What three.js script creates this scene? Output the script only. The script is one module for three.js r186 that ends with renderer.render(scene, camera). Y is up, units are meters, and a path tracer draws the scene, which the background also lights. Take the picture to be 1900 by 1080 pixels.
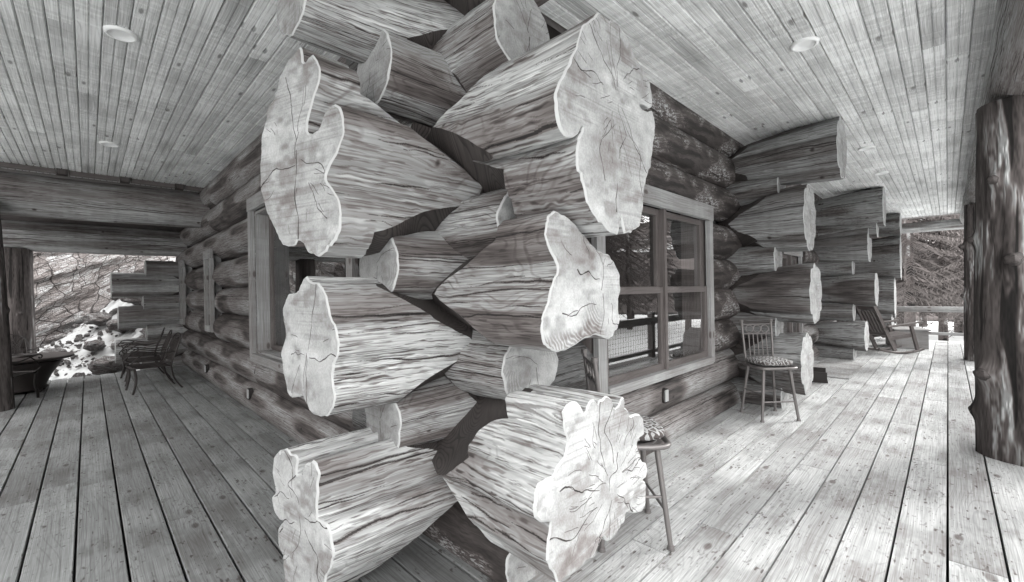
import * as THREE from 'three';
import { mergeGeometries } from 'three/addons/utils/BufferGeometryUtils.js';
import { ImprovedNoise } from 'three/addons/math/ImprovedNoise.js';
import { Brush, Evaluator, SUBTRACTION } from 'three-bvh-csg';

// ---------------------------------------------------------------- camera, sky, sun, exposure
const EYE = 1.55, YAW = 45.4 * Math.PI / 180, ROLL = 0.95 * Math.PI / 180;
const scene = new THREE.Scene();
const camera = new THREE.PerspectiveCamera(68.17, 1024 / 582, 0.05, 400);
{
  const fw = new THREE.Vector3(Math.cos(YAW), 0, -Math.sin(YAW)), rt = new THREE.Vector3(Math.sin(YAW), 0, Math.cos(YAW));
  camera.position.set(0, EYE, 0);
  camera.up.copy(rt).multiplyScalar(Math.sin(ROLL)).add(new THREE.Vector3(0, Math.cos(ROLL), 0));
  camera.lookAt(fw.x, EYE, fw.z);
}
scene.add(camera);
const renderer = new THREE.WebGLRenderer({ antialias: true });
renderer.setSize(1024, 582);
renderer.toneMapping = THREE.LinearToneMapping;
renderer.toneMappingExposure = 7.7;
renderer.shadowMap.enabled = true;
{
  const w = 512, h = 256, d = new Float32Array(w * h * 4);
  for (let j = 0; j < h; j++) for (let i = 0; i < w; i++) {
    const el = (j + .5) / h - .5, k = (j * w + i) * 4;              // el < 0 below the horizon
    const up = Math.max(0, Math.sin(el * Math.PI));
    const cl = .5 + .5 * Math.sin(i / w * Math.PI * 2 * 3 + Math.sin(el * 14) * 1.3) * Math.sin(el * 19 + Math.sin(i / w * Math.PI * 4) * 1.2);
    const L = el < 0 ? .55 : 1.0 - .22 * up + .12 * (cl - .5);
    d[k] = L * 1.005; d[k + 1] = L; d[k + 2] = L * .995; d[k + 3] = 1;
  }
  const sky = new THREE.DataTexture(d, w, h, THREE.RGBAFormat, THREE.FloatType);
  sky.mapping = THREE.EquirectangularReflectionMapping; sky.magFilter = THREE.LinearFilter; sky.needsUpdate = true;
  scene.background = sky; scene.environment = sky; scene.backgroundIntensity = 1; scene.environmentIntensity = 1;
}
const sun = new THREE.DirectionalLight(new THREE.Color(1, .99, .97), .5);
sun.position.set(34, 19.5, 15); sun.target.position.set(4, 0, -2);
sun.castShadow = true; sun.shadow.radius = 20; sun.shadow.mapSize.set(2048, 2048);
Object.assign(sun.shadow.camera, { left: -30, right: 30, top: 30, bottom: -30, near: 1, far: 120 });
scene.add(sun, sun.target);

// ---------------------------------------------------------------- noise and textures
function rng(s) { return () => { s |= 0; s = s + 0x6D2B79F5 | 0; let t = Math.imul(s ^ s >>> 15, 1 | s); t = t + Math.imul(t ^ t >>> 7, 61 | t) ^ t; return ((t ^ t >>> 14) >>> 0) / 4294967296; }; }
const table = (() => { const r = rng(77), t = new Float32Array(65536); for (let i = 0; i < 65536; i++) t[i] = r(); return t; })();
function N(x, y, px, py, s = 0) {                                       // value noise, repeats every px, py
  let x0 = Math.floor(x), y0 = Math.floor(y); let fx = x - x0, fy = y - y0;
  fx = fx * fx * (3 - 2 * fx); fy = fy * fy * (3 - 2 * fy);
  const xa = ((x0 % px) + px) % px, xb = (xa + 1) % px, ya = ((y0 % py) + py) % py, yb = (ya + 1) % py;
  const h = (i, j) => table[((i * 157 + s * 1013) ^ (j * 8209 + s * 97 + (i << 3))) & 65535];
  const a = h(xa, ya), b = h(xb, ya), c = h(xa, yb), d = h(xb, yb);
  return a + (b - a) * fx + (c - a) * fy + (a - b - c + d) * fx * fy;
}
const NN = (u, v, a, b, s) => N(u * a, v * b, a, b, s);
function cells(u, v, nx, ny, s) {                                       // cracks between cells: edge distance and a grey per cell
  const x = u * nx, y = v * ny, xi = Math.floor(x), yi = Math.floor(y); let f1 = 9, f2 = 9, id = 0;
  for (let j = -1; j <= 1; j++) for (let i = -1; i <= 1; i++) {
    const cx = (((xi + i) % nx) + nx) % nx, cy = (((yi + j) % ny) + ny) % ny, h = table[(cx * 131 + cy * 7919 + s * 577) & 65535], k = table[(cx * 8191 + cy * 127 + s * 991) & 65535];
    const d = Math.hypot(xi + i + h - x, yi + j + k - y); if (d < f1) { f2 = f1; f1 = d; id = table[(cx * 31 + cy * 5003 + s) & 65535]; } else if (d < f2) f2 = d;
  }
  return [f2 - f1, id];
}
const sm = (a, b, x) => { x = Math.min(1, Math.max(0, (x - a) / (b - a))); return x * x * (3 - 2 * x); };
const enc = (l) => 255 * (l <= .0031308 ? 12.92 * l : 1.055 * Math.pow(l, 1 / 2.4) - .055);
function tone(l) {                                                      // black-and-white print: warm darks, cool lights
  const k = sm(.02, .35, l), w = 1 - k;
  return [l * (1 + .13 * w - .012 * k), l * (1 - .03 * w + .003 * k), l * (1 - .07 * w)];
}
function tex(w, h, fn) {
  const d = new Uint8Array(w * h * 4);
  for (let j = 0; j < h; j++) for (let i = 0; i < w; i++) {
    const l = Math.min(.95, Math.max(.008, fn((i + .5) / w, (j + .5) / h))), c = tone(l), k = (j * w + i) * 4;
    d[k] = enc(c[0]); d[k + 1] = enc(c[1]); d[k + 2] = enc(c[2]); d[k + 3] = 255;
  }
  const t = new THREE.DataTexture(d, w, h); t.colorSpace = THREE.SRGBColorSpace;
  t.wrapS = t.wrapT = THREE.RepeatWrapping; t.magFilter = THREE.LinearFilter; t.minFilter = THREE.LinearMipmapLinearFilter; t.generateMipmaps = true; t.needsUpdate = true;
  return t;
}
const lin = (l) => { const c = tone(l); return new THREE.Color().setRGB(c[0], c[1], c[2]); };
function mat(map, rough, bump, o = {}) {
  const m = new THREE.MeshStandardMaterial({ roughness: rough, ...o });
  if (map) { m.map = map; if (bump) { m.bumpMap = map; m.bumpScale = bump; } }
  return m;
}
// weathered log surface: u along the log, v round it
function weathered(seed, base, dark, tick, contour) {
  const r = rng(seed), cracks = [];
  for (let k = 0; k < 16; k++) cracks.push([r(), r(), .15 + .5 * r(), .001 + .0016 * r(), Math.floor(r() * 50)]); for (let k = 0; k < 60; k++) cracks.push([r(), r(), .03 + .1 * r(), .0007 + .0006 * r(), Math.floor(r() * 50)]);
  const knots = []; for (let k = 0; k < 7; k++) knots.push([r(), r(), .006 + .009 * r()]);
  return tex(2048, 1024, (u, v) => {
    let kn = 9, push = 0; for (const [a, b, s] of knots) { let du = u - a, dv = v - b; du -= Math.round(du); dv -= Math.round(dv); const q = Math.hypot(du * .75, dv) / s; kn = Math.min(kn, q); push += Math.sign(dv) * s * 1.1 * Math.exp(-(du * du * .12 + dv * dv) / (s * s * 5)); }
    const warp = v - push + .01 * (NN(u, v, 2, 5, seed) - .5) + .003 * (NN(u, v, 9, 14, seed + 1) - .5);
    const g = .2 * NN(u, warp, 3, 80, seed + 2) + .3 * NN(u, warp, 7, 240, seed + 3) + .5 * NN(u, warp, 14, 500, seed + 4);
    let l = base * (.66 + .6 * NN(u, v, 3, 7, seed + 5)) * (.58 + .84 * g);
    l *= 1 - .42 * sm(.6, .7, NN(u, warp, 7, 500, seed + 31)) * sm(.3, .55, NN(u, v, 5, 12, seed + 32));
    l *= 1 - .22 * sm(.6, .74, NN(u, warp, 4, 170, seed + 33)) * sm(.4, .6, NN(u, v, 4, 9, seed + 34));
    const patch = .25 + .75 * sm(.38, .6, NN(u, v, 5, 9, seed + 6));
    const wv = warp + .004 * (NN(u, v, 40, 30, seed + 12) - .5);
    l *= 1 - .75 * tick * patch * sm(.62, .8, NN(u, wv, 11, 300, seed + 7) * .6 + NN(u, wv, 40, 480, seed + 27) * .4);
    l *= 1 - .5 * tick * sm(.7, .86, NN(u, wv, 22, 440, seed + 17));
    l *= 1 + .45 * sm(.6, .8, NN(u, wv, 16, 260, seed + 18)) * NN(u, v, 6, 12, seed + 19);
    l *= 1 - dark * sm(.5, .75, NN(u, warp, 2, 11, seed + 8)) * (.55 + .45 * NN(u, v, 9, 40, seed + 9));
    const c = (NN(u, wv, 4, 9, seed + 10) * 7 + NN(u, wv, 12, 30, seed + 13) * 2.5 + 30 * v) % 1, cm = sm(.5, .68, NN(u, v, 3, 6, seed + 11));
    l *= 1 - contour * .6 * cm * (1 - sm(.03, .22, Math.abs(c - .5))) * (.4 + NN(u, wv, 30, 60, seed + 15));
    if (kn < 1.6) l *= .18 + .82 * sm(.5, 1.5, kn + .5 * NN(u, v, 90, 90, seed + 35));
    for (const [cu, cv, len, wd, s] of cracks) {
      let du = u - cu; du -= Math.round(du); if (Math.abs(du) > len) continue; const dq = v - cv; if (Math.abs(dq - Math.round(dq)) > .025) continue;
      let dv = v - cv - .02 * (N(u * 5, 0.5, 5, 1, s) - .5) - .004 * (N(u * 31, .5, 31, 1, s + 3) - .5); dv -= Math.round(dv);
      const ww = wd * (1 - Math.abs(du) / len);
      if (Math.abs(dv) < ww) l *= .1; else if (Math.abs(dv) < ww * 2.2) l *= .6;
    }
    return l;
  });
}
// bark-brown wall log with flaked pale patches
function flaked(seed, base, flake, amount) {
  return tex(2048, 1024, (u, v) => {
    const wob = v + .03 * (NN(u, v, 10, 8, seed + 3) - .5) + .008 * (NN(u, v, 50, 40, seed + 13) - .5);
    const g = .5 * NN(u, wob, 10, 90, seed) + .5 * NN(u, wob, 50, 240, seed + 1);
    let l = base * (.35 + 1.15 * g) * (.5 + NN(u, v, 4, 6, seed + 2));
    const m = sm(.5 - .15 * amount, .8 - .15 * amount, NN(u, v, 2, 9, seed + 4) * .6 + NN(u, v, 12, 16, seed + 5) * .4);
    const f = sm(.5, .62, .5 * NN(u, wob, 50, 130, seed + 6) + .5 * NN(u, wob, 110, 300, seed + 7));
    l += flake * m * f * (.3 + NN(u, v, 120, 160, seed + 8));
    l += flake * .35 * m * amount * NN(u, v, 8, 20, seed + 14) * g * 2;
    l *= 1 - .6 * sm(.58, .75, NN(u, wob, 5, 30, seed + 9)) * sm(.4, .6, NN(u, v, 3, 4, seed + 10));
    const k1 = Math.hypot((u - .37) * 2, v - .61) + .01 * NN(u, v, 30, 30, 4), k2 = Math.hypot((u - .81) * 2, v - .2);
    l *= 1 - .7 * (1 - sm(.012, .03, Math.min(k1, k2)));
    return l;
  });
}
// sawn log end, one texture = 1.1 m: faint rings, radial checks
function sawn(seed, ring, nLong, nShort, soft, main = []) {
  const r = rng(seed), W = 1024, checks = [];
  const walk = (x, y, ang, len, wd) => { const pts = [[x, y]]; for (let t = 0; t < len; t += .012) { ang += (r() - .5) * .5; x += Math.cos(ang) * .012; y += Math.sin(ang) * .012; pts.push([x, y]); } checks.push([pts, wd]); };
  for (let k = 0; k < nLong; k++) { const a = r() < .55 ? (r() < .5 ? 1.57 : -1.57) + (r() - .5) * .8 : r() * 6.283, d = r() < .5 ? .01 : .05 + .2 * r(); walk(.5 + Math.cos(a) * d + .03 * (r() - .5), .5 + Math.sin(a) * d, a + (r() - .5) * .4, .06 + .3 * r() * r() + .05, .0008 + .0012 * r()); }
  for (let k = 0; k < nShort; k++) { const a = r() * 6.283, d = .04 + .27 * Math.sqrt(r()); walk(.5 + Math.cos(a) * d * .8, .5 + Math.sin(a) * d, a + (r() - .5) * .8, .02 + .06 * r(), .0006 + .0007 * r()); }
  for (const [b0, v0, b1, v1, wd] of main) {                            // the big drying checks, from the heart outwards (metres)
    const pts = [], n = 44, L = Math.hypot(b1 - b0, v1 - v0), nb = -(v1 - v0) / L, nv = (b1 - b0) / L; let o = 0, dir = 0;
    for (let k = 0; k <= n; k++) { const t = k / n; dir += (r() - .5) * .5 - dir * .1 - o * .7; o += dir * .009; if (r() < .03) o += (r() - .5) * .012; const q = o * Math.sin(Math.PI * t) ; pts.push([.5 + (b0 + (b1 - b0) * t + nb * q) / 1.1, .5 + (v0 + (v1 - v0) * t + nv * q) / 1.1]); }
    checks.push([pts, wd * .75, true]);
  }
  const m = new Float32Array(W * W).fill(1);
  for (const [pts, wd, grow] of checks) for (let k = 0; k + 1 < pts.length; k++) {
    const [x0, y0] = pts[k], [x1, y1] = pts[k + 1], ww = wd * (grow ? (.25 + .75 * Math.abs(Math.sin(k * .21 + pts[0][0] * 90))) * (.35 + .65 * k / pts.length) : Math.sqrt(1 - k / pts.length)) * .8, R = Math.ceil(ww * W) + 2;
    for (let s = 0; s <= 1; s += .1) {
      const cx = (x0 + (x1 - x0) * s) * W, cy = (y0 + (y1 - y0) * s) * W;
      for (let j = -R; j <= R; j++) for (let i = -R; i <= R; i++) {
        const X = Math.round(cx) + i, Y = Math.round(cy) + j; if (X < 0 || Y < 0 || X >= W || Y >= W) continue;
        const q = Math.hypot(X - cx, Y - cy) / W, val = .06 + .94 * sm(ww * .4, ww * .9 + .0012, q); if (val < m[Y * W + X]) m[Y * W + X] = val;
      }
    }
  }
  return tex(W, W, (u, v) => {
    const x = u - .5, y = v - .5;
    const wx = x + .07 * (NN(u, v, 5, 5, seed) - .5) + .02 * (NN(u, v, 14, 14, seed + 1) - .5), wy = y * .85 + .07 * (NN(u, v, 5, 5, seed + 2) - .5) + .02 * (NN(u, v, 14, 14, seed + 3) - .5);
    const rad = Math.hypot(wx, wy), ph = (rad * 58 + 2.6 * NN(u, v, 9, 9, seed + 4) + .8 * NN(u, v, 40, 40, seed + 14)) % 1;
    let l = .42 + .22 * (NN(u, v, 4, 6, seed + 5) - .5) + .13 * (NN(u, v, 12, 30, seed + 15) - .5) + .09 * (NN(u, v, 26, 26, seed + 6) - .5) + .05 * (NN(u, v, 120, 60, seed + 7) - .5);
    l *= 1 - ring * Math.sin(ph * 3.1416) * sm(.4, .75, NN(u, v, 7, 7, seed + 8));
    l *= 1 - soft * sm(.58, .8, NN(u, v, 5, 4, seed + 9)) - .12 * (1 - sm(.02, .09, rad));
    l *= 1 - .2 * sm(.5, .85, NN(u, v, 4, 170, seed + 10)) * sm(.4, .65, NN(u, v, 5, 5, seed + 11));
    l *= 1 - .35 * sm(.52, .8, .6 * NN(u, v, 7, 12, seed + 20) + .4 * NN(u, v, 30, 40, seed + 21)); l *= .88 + .24 * NN(u, v, 200, 200, seed + 22);
    return l * m[Math.floor(v * W) * W + Math.floor(u * W)];
  });
}
// axe-cut notch faces: dark stain plus crossing shade put into colour, curved growth lines
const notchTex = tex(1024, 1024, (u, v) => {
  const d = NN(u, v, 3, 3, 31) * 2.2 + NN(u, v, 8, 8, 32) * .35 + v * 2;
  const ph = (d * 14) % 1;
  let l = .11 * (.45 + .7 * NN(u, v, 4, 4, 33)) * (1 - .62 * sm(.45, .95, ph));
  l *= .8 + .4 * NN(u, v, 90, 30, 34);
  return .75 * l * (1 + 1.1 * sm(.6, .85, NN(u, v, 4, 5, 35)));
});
// a 3.2 m long board
function board(seed, w, h, base, knots, stain, flecks, saw) {
  const r = rng(seed), kn = []; for (let k = 0; k < knots; k++) kn.push([r(), .15 + .7 * r(), .006 + .007 * r(), .3 + r()]);
  const asp = 3.2 / .225;
  return tex(w, h, (u, v) => {
    let kd = 1, push = 0;
    for (const [a, b, s, e] of kn) { let du = u - a; du -= Math.round(du); const q = Math.hypot(du * asp * .5, v - b) / (s * 14); push += .1 * Math.exp(-q * q * .5) * Math.sign(v - b); if (q < .9) kd = Math.min(kd, .4 + .6 * sm(.35, .9, q)); }
    const vv = v - push + .05 * (NN(u, v, 6, 2, seed) - .5);
    const g = .4 * NN(u, vv, 5, 40, seed + 1) + .6 * NN(u, vv, 24, 110, seed + 2);
    let l = base * (.8 + .4 * NN(u, v, 8, 2, seed + 3)) * (.58 + .84 * g);
    const cath = (NN(u, v, 5, 2, seed + 4) * 7 + vv * 6) % 1;
    l *= 1 - .17 * (1 - sm(.02, .16, Math.abs(cath - .5))) * sm(.45, .7, NN(u, v, 5, 2, seed + 5));
    l *= 1 - stain * sm(.55, .85, .6 * NN(u, v, 8, 1, seed + 6) + .25 * NN(u, v, 22, 5, seed + 7) + .15 * NN(u, v, 80, 12, seed + 27));
    l *= 1 - flecks * sm(.72, .9, .6 * NN(u, v, 46, 12, seed + 8) + .4 * NN(u, v, 130, 22, seed + 9));
    l *= 1 - flecks * .5 * sm(.76, .92, NN(u, v, 120, 26, seed + 18)) * sm(.4, .6, NN(u, v, 8, 2, seed + 19));
    l *= 1 + saw * (sm(.62, .8, NN(u + v * .006, v, 90, 1, seed + 10)) - .8 * sm(.72, .86, NN(u + v * .006, v, 130, 2, seed + 11)));
    return l * kd;
  });
}
const T = {
  tailA: weathered(101, .45, .68, .9, .45), tailB: weathered(201, .5, .6, 1, .3), tailC: weathered(301, .38, .82, .85, .55),
  beam: weathered(401, .46, .6, .7, .2),
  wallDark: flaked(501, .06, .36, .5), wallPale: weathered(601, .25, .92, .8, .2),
  endA: sawn(11, .1, 6, 20, .14), endB: sawn(12, .3, 5, 10, .3), endF: sawn(19, .16, 7, 12, .22),
  ends: {
    L1: sawn(14, .07, 2, 16, .16, [[.0, .05, -.03, -.5, .008], [.0, .1, -.07, .42, .005], [.03, .0, .26, -.16, .005], [-.01, -.02, -.3, -.12, .007], [.08, -.12, .2, -.3, .004]]),
    L2: sawn(24, .1, 2, 10, .18, [[.0, .0, .05, -.31, .007], [.02, .02, .11, .36, .006], [.03, -.02, .32, -.03, .007], [-.02, -.01, -.16, -.02, .004]]),
    L3: sawn(34, .06, 3, 40, .2, [[.0, .05, -.03, .22, .006], [-.06, .1, -.17, .3, .007], [.05, .0, .26, .02, .008], [.05, -.06, .2, -.28, .009], [-.05, -.05, -.2, -.15, .007], [-.1, .05, -.28, .0, .005]]),
    R1: sawn(44, .05, 3, 34, .1, [[.0, .03, -.02, .34, .004], [.02, .05, .3, .28, .006], [.0, -.05, .0, -.3, .004], [-.03, -.06, -.25, -.32, .005], [.05, -.1, .12, -.42, .004], [.12, .0, .36, .06, .005], [.02, -.42, -.02, -.66, .01], [-.05, -.12, -.22, -.45, .004], [-.05, .08, -.2, .18, .004]]),
    R2: sawn(54, .55, 2, 8, .26, [[.02, .06, .19, .1, .008], [-.05, .12, -.08, .2, .004], [.05, -.06, .3, -.09, .005], [-.08, -.06, -.2, -.17, .005], [.1, .15, .12, .33, .004]]),
    R3: sawn(64, .05, 5, 90, .14, [[.1, .03, .38, .12, .008], [.05, .1, .08, .44, .006], [-.02, .12, -.04, .43, .006], [.12, -.04, .46, -.05, .008], [.0, -.05, .12, -.25, .007], [-.1, .05, -.33, .1, .007], [-.12, .18, -.2, .38, .006], [-.05, -.04, -.2, -.18, .007], [.02, .0, -.06, .16, .006]]),
  },
  deck: [0, 1, 2, 3, 4, 5].map((k) => board(700 + k * 31, 2048, 192, [.46, .38, .48, .35, .42, .44][k], 1, .3, .7, .05)),
  ceil: [0, 1, 2, 3].map((k) => board(900 + k * 37, 2048, 96, [.72, .6, .76, .66][k], 1, .1, .06, .14)),
  rock: tex(2048, 1024, (u, v) => {
    const wu = u + .03 * (NN(u, v, 8, 8, 151) - .5), wv = v + .03 * (NN(u, v, 8, 8, 152) - .5), d = wv + .5 * wu;
    const [e1, id1] = cells(wu, d, 7, 9, 3), [e2, id2] = cells(wu, d, 16, 34, 5), [e3] = cells(u, v + u, 60, 70, 7);
    let l = .24 * (.5 + .6 * id1) * (.6 + .7 * id2) * (.55 + .9 * NN(u, d, 20, 160, 53));
    l *= 1 - .85 * (1 - sm(.01, .07 * (.2 + 1.2 * NN(u, v, 6, 6, 54)), e1));
    l *= 1 - .75 * (1 - sm(.01, .12 * NN(u, v, 9, 9, 55), e2));
    l *= 1 - .4 * (1 - sm(.02, .16, e3));
    return l;
  }),
  snow: tex(512, 512, (u, v) => .42 - .14 * NN(u, v, 20, 20, 61) - .36 * sm(.55, .72, .6 * NN(u, v, 34, 34, 62) + .4 * NN(u, v, 90, 90, 64)) * sm(.35, .55, NN(u, v, 6, 6, 63))),
  trunk: tex(2048, 1024, (u, v) => {                                  // u up the post, v round it
    const w = v + .016 * (NN(u, v, 3, 5, 71) - .5) + .006 * (NN(u, v, 14, 16, 77) - .5), g = NN(u, w, 6, 60, 72) * .55 + NN(u, w, 40, 200, 73) * .45;
    let l = .07 * (.15 + 1.7 * g) + .34 * sm(.48, .7, .55 * NN(u, w, 3, 10, 74) + .45 * NN(u, w, 8, 50, 78)) * (.05 + 1.5 * g * g * 1.6) * sm(.3, .6, NN(u, v, 5, 14, 75));
    l *= 1 - .8 * sm(.7, .8, NN(u, w, 3, 60, 76));
    return l;
  }),
  trim: board(1201, 2048, 96, .3, 1, .2, .1, .05),
  sash: board(1301, 1024, 96, .12, 2, .3, .1, .02),
  kilim: tex(512, 512, (u, v) => {
    const a = Math.abs(((u * 5) % 1) - .5), b = Math.abs(((v * 7 + .12 * Math.sin(u * 40)) % 1) - .5), q = (a + b * .9 + .06 * NN(u, v, 30, 30, 81)) * 4.2;
    return [.34, .07, .42, .12, .3][Math.floor(q) % 5] * (.75 + .5 * NN(u, v, 120, 120, 82));
  }),
};
const M = {
  tailA: mat(T.tailA, .8, .01, { vertexColors: true }), tailB: mat(T.tailB, .8, .01, { vertexColors: true }), tailC: mat(T.tailC, .8, .01, { vertexColors: true }),
  beam: mat(T.beam, .75, .006, { vertexColors: true }),
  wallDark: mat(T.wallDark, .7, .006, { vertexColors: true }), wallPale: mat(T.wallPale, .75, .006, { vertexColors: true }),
  endA: mat(T.endA, .85, .004), endB: mat(T.endB, .85, .004), endF: mat(T.endF, .85, .004), ends: Object.fromEntries(Object.entries(T.ends).map(([k, t]) => [k, mat(t, .85, .006)])), rim: mat(null, .8, 0, { color: lin(.5) }),
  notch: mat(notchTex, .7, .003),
  deck: T.deck.map((t) => mat(t, .72, .003)), deckLeft: T.deck.map((t) => mat(t, .75, .003, { color: lin(.5) })), ceil: T.ceil.map((t) => mat(t, .6, .0025)),  // left-hand boards: same deck textures in a darker overall tone
  rock: mat(T.rock, .95, .2), snow: mat(T.snow, .9, .02), trunk: mat(T.trunk, .92, .014),
  trim: mat(T.trim, .7, .002), sash: mat(T.sash, .55, .002),
  glass: new THREE.MeshPhysicalMaterial({ color: 0xffffff, roughness: .01, transmission: 1, thickness: 0, ior: 2.33 }),
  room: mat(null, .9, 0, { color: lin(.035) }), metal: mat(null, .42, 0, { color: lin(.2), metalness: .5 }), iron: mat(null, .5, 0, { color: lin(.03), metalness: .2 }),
  bronze: mat(null, .38, 0, { color: lin(.06), metalness: .4 }), kilim: mat(T.kilim, .95, .002), white: mat(null, .45, 0, { color: lin(.9) }), lampBowl: mat(null, .5, 0, { color: lin(.85) }),  // bowls of the recessed lights are unlit, just a pale base colour
  rocker: mat(T.sash, .55, .002), plate: mat(null, .5, 0, { color: lin(.42) }), black: mat(null, .8, 0, { color: lin(.02) }), ground: mat(null, 1, 0, { color: lin(.62) }), roof: mat(null, .9, 0, { color: lin(.2) }),
  bark: mat(T.trunk, .95, .01), needle: mat(null, .9, 0, { color: lin(.06), side: THREE.DoubleSide }), needlePale: mat(null, .9, 0, { color: lin(.12), side: THREE.DoubleSide }),
  mat: mat(T.kilim, 1, .002, { color: lin(.5) }), hill: mat(T.trunk, 1, 0), wire: mat(null, .5, 0, { color: lin(.1), metalness: .6 }),
};
// sawn ends of the seven big log tails, in millimetres from the log's axis
const L1_outline = [[-36,515],[-100,471],[-143,398],[-185,335],[-237,282],[-274,182],[-300,46],[-298,-64],[-266,-176],[-226,-261],[-178,-335],[-139,-401],[-99,-417],[-39,-403],[-20,-381],[3,-396],[54,-445],[104,-482],[140,-475],[210,-435],[266,-372],[278,-307],[262,-224],[217,-161],[179,-122],[184,-98],[219,-50],[268,8],[296,79],[304,138],[285,195],[246,218],[198,205],[169,158],[140,120],[82,110],[56,127],[61,166],[92,239],[115,293],[149,343],[156,400],[141,444],[108,473],[76,467],[58,452],[40,462],[37,509],[26,545]];
const L2_outline = [[-35,367],[-65,346],[-97,311],[-144,293],[-200,290],[-237,263],[-256,210],[-254,157],[-240,81],[-267,34],[-291,-14],[-287,-52],[-265,-127],[-226,-214],[-190,-240],[-139,-233],[-85,-218],[-62,-221],[-34,-256],[8,-285],[64,-293],[126,-288],[159,-274],[212,-235],[235,-179],[222,-101],[237,-33],[271,16],[277,75],[266,120],[224,157],[194,216],[177,283],[145,324],[99,346],[44,351],[-10,376]];
const L3_outline = [[-263,242],[-290,194],[-299,142],[-283,89],[-263,38],[-296,15],[-298,-28],[-274,-70],[-231,-91],[-188,-82],[-224,-111],[-254,-141],[-259,-185],[-229,-237],[-194,-252],[-196,-315],[-178,-418],[-152,-462],[-71,-461],[32,-411],[119,-342],[167,-272],[203,-221],[238,-159],[269,-111],[272,-80],[257,-49],[248,-4],[221,30],[176,31],[132,27],[135,84],[143,142],[141,192],[166,239],[163,256],[143,262],[126,279],[97,285],[72,270],[35,258],[15,231],[-1,201],[-50,192],[-52,221],[-38,251],[-37,278],[-60,289],[-93,280],[-110,275],[-120,290],[-147,297],[-197,273],[-209,250],[-218,269]];
const L4_outline = [[-316,-61],[-335,-129],[-323,-193],[-252,-268],[-155,-333],[-88,-344],[2,-331],[64,-300],[97,-264],[116,-190],[86,-89],[-30,54],[-188,136],[-294,73],[-319,-1]];
const R1_outline = [[105,302],[45,317],[-64,324],[-141,294],[-190,244],[-210,225],[-284,197],[-350,153],[-376,94],[-378,38],[-345,18],[-300,21],[-261,18],[-239,3],[-266,-5],[-322,-6],[-380,16],[-401,-46],[-391,-128],[-360,-214],[-323,-311],[-275,-396],[-257,-497],[-241,-564],[-204,-610],[-131,-636],[-82,-637],[-64,-602],[-55,-568],[-45,-604],[-25,-646],[21,-645],[90,-617],[155,-577],[210,-528],[246,-460],[277,-375],[283,-323],[264,-274],[233,-239],[227,-215],[248,-234],[263,-260],[300,-282],[343,-288],[384,-268],[406,-214],[410,-156],[386,-89],[322,-6],[269,85],[229,168],[197,219]];
const R2_outline = [[289,347],[255,346],[216,335],[175,314],[123,290],[69,251],[13,215],[-59,191],[-121,177],[-165,150],[-197,108],[-216,57],[-222,5],[-200,-38],[-205,-90],[-210,-141],[-188,-191],[-148,-220],[-96,-226],[-35,-214],[25,-209],[82,-207],[115,-220],[169,-235],[221,-248],[271,-254],[304,-252],[337,-236],[368,-209],[385,-178],[387,-136],[379,-101],[355,-61],[331,-7],[306,35],[291,69],[277,78],[273,109],[294,136],[317,169],[339,210],[352,257],[346,293],[327,325]];
const R3_outline = [[219,476],[193,471],[167,438],[141,401],[130,405],[123,445],[83,454],[58,445],[40,425],[25,447],[-29,452],[-67,435],[-91,404],[-98,377],[-139,381],[-162,412],[-191,410],[-199,387],[-182,372],[-216,342],[-241,314],[-305,303],[-343,299],[-376,265],[-387,219],[-381,181],[-348,175],[-316,168],[-309,137],[-326,89],[-335,62],[-392,22],[-406,-22],[-389,-56],[-347,-50],[-389,-70],[-391,-125],[-385,-182],[-336,-212],[-270,-195],[-182,-159],[-172,-206],[-138,-206],[-129,-225],[-47,-236],[-13,-226],[14,-195],[37,-209],[67,-235],[82,-257],[145,-249],[200,-261],[265,-262],[326,-254],[347,-245],[383,-183],[410,-133],[415,-102],[403,-63],[385,-18],[387,16],[434,34],[476,58],[484,93],[474,161],[452,190],[408,198],[368,200],[313,229],[279,250],[268,317],[291,377],[294,432],[271,458]];
// ---------------------------------------------------------------- helpers for things and parts
const used = new Map();
function numbered(n) { const k = used.get(n) ?? 0; used.set(n, k + 1); return k ? n + '_' + String(k).padStart(3, '0') : n; }
function shade(o) { o.castShadow = true; o.receiveShadow = true; return o; }
function part(name, geo, m, parent) { const o = shade(new THREE.Mesh(geo, m)); o.name = name; parent.add(o); return o; }
function thing(name, label, category, [x, y, z] = [0, 0, 0], turn = 0, group) {
  const o = new THREE.Group(); o.name = numbered(name); scene.add(o); o.position.set(x, y, z); o.rotation.y = turn;
  o.userData = { label, category }; if (group) o.userData.group = group; return o;
}
function structure(name, geo, m) { const o = geo ? shade(new THREE.Mesh(geo, m)) : new THREE.Group(); o.name = name; o.userData.kind = 'structure'; scene.add(o); return o; }
const noise3 = new ImprovedNoise();
const pn = (x, y, z) => noise3.noise(x, y, z);
function xf(g, p = [0, 0, 0], r = [0, 0, 0]) { g.applyMatrix4(new THREE.Matrix4().compose(new THREE.Vector3(...p), new THREE.Quaternion().setFromEuler(new THREE.Euler(...r)), new THREE.Vector3(1, 1, 1))); return g; }
function white(g) { if (!g.attributes.color) g.setAttribute('color', new THREE.BufferAttribute(new Float32Array(g.attributes.position.count * 3).fill(1), 3)); return g; }
const join = (list) => mergeGeometries(list.map((g) => { g = g.index ? g.toNonIndexed() : g; for (const k of Object.keys(g.attributes)) if (!['position', 'normal', 'uv'].includes(k)) g.deleteAttribute(k); return g; }));
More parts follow.
